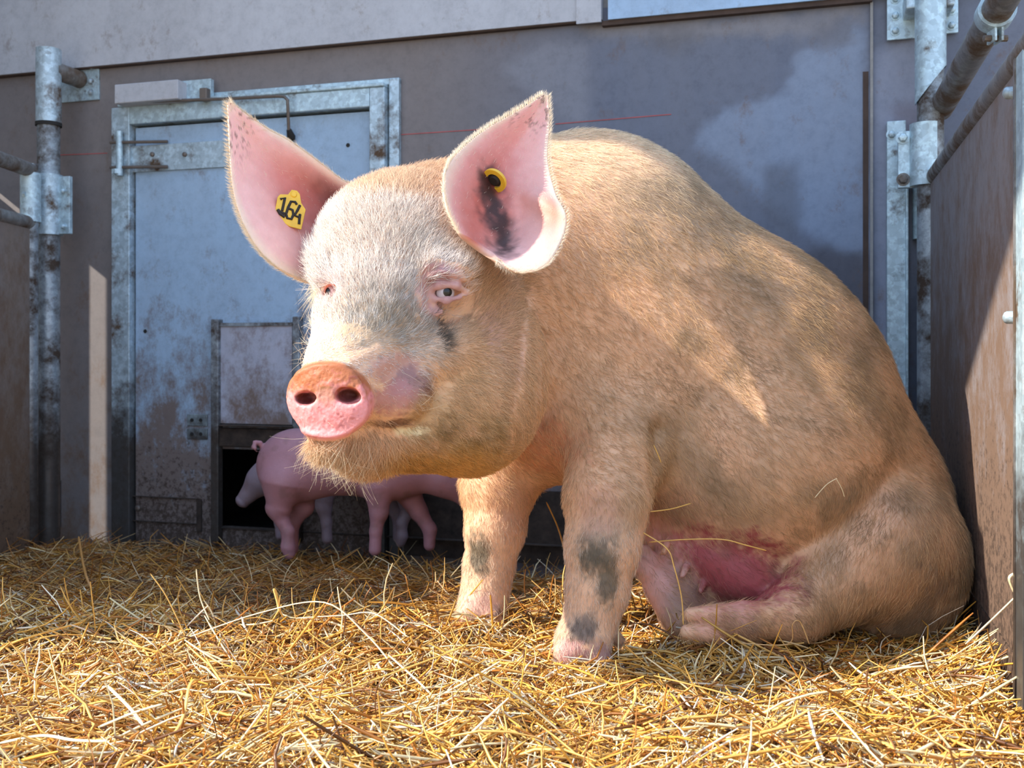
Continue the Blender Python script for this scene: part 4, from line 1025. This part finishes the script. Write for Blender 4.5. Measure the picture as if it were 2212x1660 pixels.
# ---------------------------------------------------------------- straw bedding
def straw_height(X, Y):
    Q = np.stack([X, Y, np.zeros_like(X)], -1); sh = X.shape; Q = Q.reshape(-1, 3)
    n = (fbm(Q, .38, 71, 3)-.5).reshape(sh); n2 = (fbm(Q, .09, 75, 2)-.5).reshape(sh)
    z = -.035-.078*sstep(2.15, 3.2, Y)+n*.060+n2*.034
    z += .035*np.exp(-((Y-1.98)/.12)**2)*(1-sstep(-.25, .0, X))           # crest where the sun begins
    z += .10*np.exp(-((X-.93)/.14)**2-((Y-1.78)/.22)**2)+.03*np.exp(-((Y-1.35)/.25)**2)
    z -= .02*np.exp(-((X-.1)/.3)**2-((Y-2.9)/.3)**2)
    z -= .05*np.exp(-((X+.55)/.22)**2-((Y-2.35)/.10)**2)
    for x, y, Yf, d in ((1262, 1428, 1.76, .0), (1040, 1342, 2.0, .0), (1560, 1388, 1.82, 0), (1850, 1392, 1.92, 0)):   # trodden under the feet and the haunch
        p = P(x, y, Yf); w = np.exp(-((X-p[0])**2+(Y-p[1])**2)/(.10 if x < 1700 else .2)**2); z = z*(1-w)+(p[2]-.012)*w
    return z
gx = np.arange(-2.05, 1.9, .03); gy = np.arange(.7, 3.9, .03); XX, YY = np.meshgrid(gx, gy, indexing='ij')
ZZ = straw_height(XX, YY)-.022; GV = np.stack([XX, YY, ZZ], -1).reshape(-1, 3); ii = np.arange(len(GV)).reshape(XX.shape)
GF = np.stack([ii[:-1, :-1], ii[1:, :-1], ii[1:, 1:], ii[:-1, 1:]], -1).reshape(-1, 4)
gm = mat_plain('trampled_chaff', (.16, .095, .04), .95, 0, .6, 60)
fl = mesh_np('floor', GV, GF, gm); tag(fl, kind='structure')
mb = MB(); mb.add([(-14, -12, -.2), (14, -12, -.2), (14, 4.5, -.2), (-14, 4.5, -.2)], [(0, 1, 2, 3)]); tag(mb.build('floor_yard', mat_plain('pale_yard', (.46, .36, .24), .95)), kind='structure')

STRAWC = [(np.array(srgb(236, 184, 96)), .28), (np.array(srgb(224, 164, 66)), .24), (np.array(srgb(250, 228, 176)), .20), (np.array(srgb(190, 122, 50)), .12), (np.array(srgb(120, 76, 38)), .10), (np.array(srgb(252, 240, 214)), .06)]
def stalks(cx, cy, cz, ang, tilt, ln, wd, bend, cols, flat, seg=4, side=4):
    n = len(cx); s = np.linspace(-.5, .5, seg+1)
    d = np.stack([np.cos(ang)*np.cos(tilt), np.sin(ang)*np.cos(tilt), np.sin(tilt)], -1)
    sd = np.stack([-np.sin(ang), np.cos(ang), np.zeros(n)], -1); up = np.cross(d, sd)
    roll = rng.uniform(0, math.pi, n); a1 = sd*np.cos(roll)[:, None]+up*np.sin(roll)[:, None]; a2 = np.cross(d, a1)
    br = rng.normal(0, 1, n); kd = rng.uniform(-.3, .3, n)
    c = np.stack([cx, cy, cz], -1)[:, None, :]+d[:, None, :]*(s[None, :, None]*ln[:, None, None])
    off = bend[:, None]*(s[None, :]**2*4-.5)*ln[:, None]*.12
    kink = np.where(np.abs(bend) > 1.0, 1, 0)[:, None]*np.maximum(0, s[None, :]-kd[:, None])*ln[:, None]*.7*np.sign(br)[:, None]
    c = c+sd[:, None, :]*(off+kink)[..., None]+up[:, None, :]*(off*.5*np.sign(br)[:, None])[..., None]
    tp = np.interp(s, [-.5, -.42, .42, .5], [.7, 1, 1, .6])
    w = 2*np.pi*np.arange(side)/side
    ring = (np.cos(w)[None, None, :, None]*a1[:, None, None, :]+(np.sin(w)[None, None, :, None]*flat[:, None, None, None])*a2[:, None, None, :])*(wd[:, None]*tp[None, :])[..., None, None]*.5
    V = (c[:, :, None, :]+ring).reshape(-1, 3)
    b = (np.arange(n)*(seg+1)*side)[:, None, None]+(np.arange(seg)*side)[None, :, None]+np.arange(side)[None, None, :]
    b2 = (np.arange(n)*(seg+1)*side)[:, None, None]+(np.arange(seg)*side)[None, :, None]+((np.arange(side)+1) % side)[None, None, :]
    F = np.stack([b, b2, b2+side, b+side], -1).reshape(-1, 4)
    C = np.repeat(cols, (seg+1)*side, axis=0)*np.repeat(rng.uniform(.9, 1.08, (n*(seg+1), 1)), side, axis=0)
    return V, F, C
def straw_colours(n):
    k = rng.choice(len(STRAWC), n, p=[w for _, w in STRAWC]); return np.array([c for c, _ in STRAWC])[k]*rng.uniform(.66, 1.22, (n, 1))
def slope(X, Y):
    e = .01; return (straw_height(X+e, Y)-straw_height(X-e, Y))/(2*e), (straw_height(X, Y+e)-straw_height(X, Y-e))/(2*e)
def bed(n, y0, y1, lmin, lmax, wmin, wmax, zlo, zhi, tiltsd, tone=(1, 1, 1)):
    Y = y0+(y1-y0)*rng.random(n)**1.0; X = rng.uniform(-.56, .56, n)*Y*1.0+rng.normal(0, .02, n)
    X = np.where(rng.random(n) < .08, rng.uniform(-1.9, 1.2, n), X)
    z = straw_height(X, Y)+rng.uniform(zlo, zhi, n); a = rng.uniform(0, 2*math.pi, n); a = np.where(rng.random(n) < .5, rng.normal(0, .6, n), a)
    gx_, gy_ = slope(X, Y); t = np.arctan(gx_*np.cos(a)+gy_*np.sin(a))+rng.normal(0, tiltsd, n)
    ln = np.exp(rng.uniform(math.log(lmin), math.log(lmax), n)); wd = rng.uniform(wmin, wmax, n)
    z = z+np.abs(np.sin(t))*ln*.30
    keep = (Y < 3.1-WT*X-.02-ln*.3) & (X < 1.154-WT*(2.765-Y)*-1*-1+(.0) - .03)
    gX = HX-(2.765-Y)*WT; keep &= X < gX-.02-ln*.15
    # keep the stalks off the piglets' and the sow's solid bodies
    X, Y, z, a, t, ln, wd = [q[keep] for q in (X, Y, z, a, t, ln, wd)]; n = len(X)
    flat = np.where(rng.random(n) < .5, rng.uniform(.25, .5, n), 1.0)
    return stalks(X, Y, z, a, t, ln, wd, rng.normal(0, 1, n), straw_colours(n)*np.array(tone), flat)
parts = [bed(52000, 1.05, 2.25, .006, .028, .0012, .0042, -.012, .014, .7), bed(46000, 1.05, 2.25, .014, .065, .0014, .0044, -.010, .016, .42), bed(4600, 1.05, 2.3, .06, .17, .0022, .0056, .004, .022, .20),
         bed(18000, 2.2, 3.4, .03, .16, .0014, .0034, -.006, .014, .28, (.66, .54, .42)), bed(1500, 1.1, 3.2, .04, .12, .0018, .0036, .01, .03, .75), bed(420, 1.9, 2.15, .05, .13, .002, .004, .01, .03, .8)]  # darker back bed: trodden straw, with its shade deepened in the colour
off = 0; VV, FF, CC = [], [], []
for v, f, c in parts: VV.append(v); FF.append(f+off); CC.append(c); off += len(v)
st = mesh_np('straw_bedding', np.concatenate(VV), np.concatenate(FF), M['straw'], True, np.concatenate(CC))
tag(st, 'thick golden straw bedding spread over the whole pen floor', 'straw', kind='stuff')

# single stalks that can be told apart
def stalk(pts, w, col, label, flat=.6, group=None):
    pts = [np.array(P(*p)) for p in pts]; V = []; ss = []
    n = len(pts); T = np.linspace(0, n-1, (n-1)*6+1); path = []
    for x in T:
        i = min(int(x), n-2); u = x-i; p0, p1, p2, p3 = pts[max(i-1, 0)], pts[i], pts[i+1], pts[min(i+2, n-1)]
        path.append(.5*((2*p1)+(-p0+p2)*u+(2*p0-5*p1+4*p2-p3)*u*u+(-p0+3*p1-3*p2+p3)*u**3))
    mb = MB(); k = len(path); mb.tube(path, [w*.5*(.55 if i in (0, k-1) else 1) for i in range(k)], 8, True, flat)
    o = mb.build('straw_stalk', M['straw'], smooth=True); me = o.data; a = me.color_attributes.new('col', 'FLOAT_COLOR', 'POINT')
    c = np.ones((len(me.vertices), 4), np.float32); c[:, :3] = srgb(*col); a.data.foreach_set('color', c.ravel())
    tag(o, label, 'straw', group or 'single straw stalks lying on top of the bedding')
G_, PL, BR = (236, 186, 96), (250, 232, 186), (190, 134, 66)
ST = [
    ([(1402, 1172, 1.86), (1480, 1166, 1.85), (1560, 1166, 1.84), (1610, 1178, 1.835), (1655, 1190, 1.84)], .0042, G_, 'long yellow straw stalk lying across the sow\'s belly above the udder'),
    ([(1384, 1148, 1.80), (1440, 1185, 1.78), (1456, 1225, 1.77), (1472, 1290, 1.76), (1476, 1350, 1.75)], .0035, G_, 'bent straw stalk hanging down in front of the pink udder'),
    ([(1404, 1106, 1.80), (1450, 1100, 1.82), (1492, 1088, 1.84)], .0035, G_, 'short straw stalk sticking out behind the near foreleg'),
    ([(1760, 1076, 1.825), (1785, 1048, 1.82), (1808, 1034, 1.82)], .0028, PL, 'pale straw piece on the sow\'s flank, left arm of a small V'),
    ([(1806, 1034, 1.82), (1818, 1056, 1.82), (1824, 1074, 1.82)], .0026, PL, 'short pale straw piece on the sow\'s flank, right arm of a small V'),
    ([(1412, 962, 1.80), (1422, 984, 1.80), (1428, 1000, 1.80)], .0028, G_, 'short straw piece caught on the sow\'s shoulder above the near foreleg'),
    ([(1600, 1390, 1.74), (1702, 1392, 1.72), (1712, 1350, 1.71), (1728, 1344, 1.71), (1748, 1392, 1.71)], .0030, (214, 170, 110), 'straw stalk kinked into an upright loop in front of the haunch'),
    ([(2086, 1392, 1.60), (2140, 1342, 1.58), (2196, 1288, 1.56)], .0055, PL, 'thick pale straw stalk leaning up at the lower right by the gate'),
    ([(2196, 1290, 1.56), (2180, 1250, 1.55), (2202, 1238, 1.55), (2230, 1242, 1.55)], .0050, PL, 'curled pale straw leaf at the right edge above the mound'),
    ([(325, 1240, 1.90), (360, 1290, 1.89), (400, 1374, 1.87)], .0030, G_, 'thin straw stalk standing up on the left crest of the bedding'),
    ([(424, 1230, 1.92), (432, 1290, 1.91), (452, 1340, 1.89)], .0045, PL, 'whitish split straw stalk standing up on the crest below the hatch'),
    ([(400, 1380, 1.86), (560, 1325, 1.86), (700, 1302, 1.84), (790, 1370, 1.80), (850, 1440, 1.74)], .0042, PL, 'very long pale straw stalk bent in an arch in the left foreground'),
    ([(640, 1336, 1.88), (740, 1330, 1.86), (808, 1326, 1.84), (880, 1376, 1.80)], .0036, PL, 'pale straw stalk bent at its middle beside the long arched one'),
    ([(592, 1272, 1.95), (600, 1300, 1.94), (604, 1322, 1.93)], .0075, G_, 'short broad yellow straw piece standing upright on the crest'),
    ([(170, 1160, 2.75), (182, 1230, 2.55), (196, 1270, 2.50)], .006, BR, 'brown straw stalk standing up in the shade left of the door'),
    ([(1180, 1085, 2.15), (1205, 1140, 2.1), (1222, 1200, 2.0)], .0038, G_, 'straw stalk leaning between the two forelegs'),
    ([(260, 1660, 1.28), (380, 1580, 1.34), (410, 1480, 1.40), (430, 1470, 1.42)], .0052, G_, 'curved golden straw stalk rising at the lower left'),
    ([(212, 1572, 1.36), (290, 1540, 1.38), (350, 1522, 1.40)], .0052, PL, 'thick pale straw stalk lying at the lower left'),
    ([(232, 1482, 1.50), (280, 1530, 1.46), (308, 1566, 1.42)], .0055, PL, 'flat cream straw piece pointing down at the lower left'),
    ([(1412, 1460, 1.56), (1600, 1510, 1.54), (1690, 1562, 1.50)], .0045, G_, 'long golden straw stalk lying to the right of the near forefoot'),
    ([(1545, 1566, 1.44), (1700, 1548, 1.45), (1830, 1550, 1.45)], .0040, PL, 'straight pale straw stalk lying flat in the right foreground'),
    ([(1318, 1596, 1.41), (1368, 1520, 1.46), (1372, 1484, 1.48)], .0050, G_, 'golden straw stalk pointing at the near forefoot from below'),
    ([(0, 1606, 1.33), (90, 1590, 1.33), (160, 1600, 1.32), (230, 1602, 1.32)], .0060, PL, 'broad pale straw leaf at the bottom left edge'),
    ([(840, 1416, 1.70), (930, 1500, 1.6), (960, 1560, 1.5)], .0040, PL, 'pale straw stalk slanting down in the middle foreground'),
    ([(700, 1508, 1.52), (960, 1414, 1.66), (1010, 1390, 1.70)], .0042, G_, 'long golden straw stalk slanting up towards the far forefoot'),
]
for s_ in ST: stalk(*s_)

# ---------------------------------------------------------------- piglets
PINKP = srgb(164, 118, 126)
def piglet_body(ox, oy, sc, Yp, flip=1, headdown=True):
    "drawn around its own middle: ox, oy centre of the trunk in the picture, sc size, flip -1 faces left"
    B = Body(); q = lambda x, y, d=0: (ox+flip*x*sc, oy+y*sc, Yp+d)
    r = lambda v: v*sc; s = sc*Yp/FPX
    B.ell(q(-125, -5), (r(105), 78*s, r(95)), .03)               # rump
    B.ell(q(-10, 0), (r(160), 80*s, r(72)), .04, rot=flip*3)              # trunk
    B.ell(q(110, 8), (r(90), 76*s, r(78)), .04)
    B.cone(q(-160, 40, -40*s), r(62), q(-172, 100, -42*s), r(32), .02)    # near hind leg: thigh, hock, shank
    B.cone(q(-172, 100, -42*s), r(30), q(-178, 108, -42*s), r(25), .01)
    B.cone(q(-182, 102, -42*s), r(24), q(-150, 165, -42*s), r(16), .010)
    B.cone(q(-150, 165, -42*s), r(16), q(-150, 205, -42*s), r(17), .01); B.cone(q(-150, 205, -42*s), r(17), q(-146, 222, -42*s), r(15), .008)
    B.cone(q(-120, 50, 40*s), r(52), q(-110, 100, 42*s), r(28), .02)      # far hind leg
    B.cone(q(-112, 98, 42*s), r(25), q(-140, 150, 42*s), r(18), .012); B.cone(q(-140, 150, 42*s), r(17), q(-138, 210, 42*s), r(15), .01)
    B.cone(q(82, 50, -42*s), r(40), q(84, 115, -42*s), r(24), .02)        # near foreleg
    B.cone(q(84, 115, -42*s), r(23), q(76, 165, -42*s), r(15), .010); B.cone(q(76, 165, -42*s), r(15), q(74, 212, -42*s), r(16), .01)
    B.cone(q(150, 50, 40*s), r(38), q(185, 112, 42*s), r(23), .02)        # far foreleg, striding
    B.cone(q(185, 112, 42*s), r(22), q(215, 160, 42*s), r(17), .012); B.cone(q(215, 160, 42*s), r(17), q(214, 200, 42*s), r(15), .01)
    B.cone(q(150, -5), r(70), q(235, 18), r(52), .03)                    # neck
    B.ell(q(255, 25), (r(60), 52*s, r(50)), .02, rot=flip*30)
    B.cone(q(280, 45), r(38), q(325, 95), r(22), .02); B.ell(q(330, 101), (r(11), 22*s, r(20)), .006, rot=flip*45)
    for d in (-1, 1): B.cone(q(225, -15, d*34*s), r(14), q(205, -72, d*52*s), r(7), .01); B.cone(q(232, -15, d*34*s), r(14), q(240, -62, d*56*s), r(8), .01)
    tl = [(-186, -18), (-204, -30), (-214, -48), (-222, -62), (-234, -64), (-238, -52), (-230, -44)]
    for k in range(6): B.cone(q(*tl[k], -6*s*k), r(7.5-.5*k), q(*tl[k+1], -6*s*(k+1)), r(7-.5*k), .004)
    return B
def piglet(name_label, ox, oy, sc, Yp, flip=1, base=PINKP, seed=3):
    B = piglet_body(ox, oy, sc, Yp, flip); V, NR, Q, INT = skin(B, .0075, None)
    n = fbm(V, .06, seed)[:, None]; c = np.array(base)*(.85+.3*n); m = sstep(.6, .75, fbm(V, .03, seed+5))[:, None]*.35; c = c*(1-m)+np.array(srgb(120, 90, 84))*m
    o = mesh_np('piglet', V, Q, M['skin_small'], True, c); tag(o, name_label, 'piglet', 'piglets by the hatch in the back wall')
    s = sc*Yp/FPX
    for d in (-1, 1):
        mb = MB(); C0 = P(ox+flip*268*sc, oy+22*sc, Yp+d*48*s); mb.tube([C0+np.array([0, d*-3*s, 0]), C0+np.array([0, d*3*s, 0]), C0+np.array([0, d*5*s, 0])], [5*s, 5*s, 2*s], 12)
        mb.build('eye', M['ink'], o, True)
    sp = sc*Yp/FPX; nb = 3500; t, b = sample_faces(V, Q, lambda C: np.ones(len(C)), nb); hp, hn = interp(V, t, b), interp(NR, t, b)
    h = grow_hair('bristles', hp, hn, np.tile([-.6*flip, .1, -.6], (nb, 1))+rng.normal(0, .1, (nb, 3)), rng.uniform(.004, .009, nb), rng.uniform(.2, .4, nb), np.tile(srgb(190, 150, 152), (nb, 1)), M['hair'], o, radius=.00012); tag(h, kind='stuff')
    return o
piglet('pink piglet walking right behind the sow\'s snout, curly tail up', 748, 1010, .84, 2.78)
piglet('piglet with its head lowered in front of the dark hatch, mostly behind the nearer piglet', 760, 1012, .72, 3.09, -1, srgb(138, 120, 128), 11)
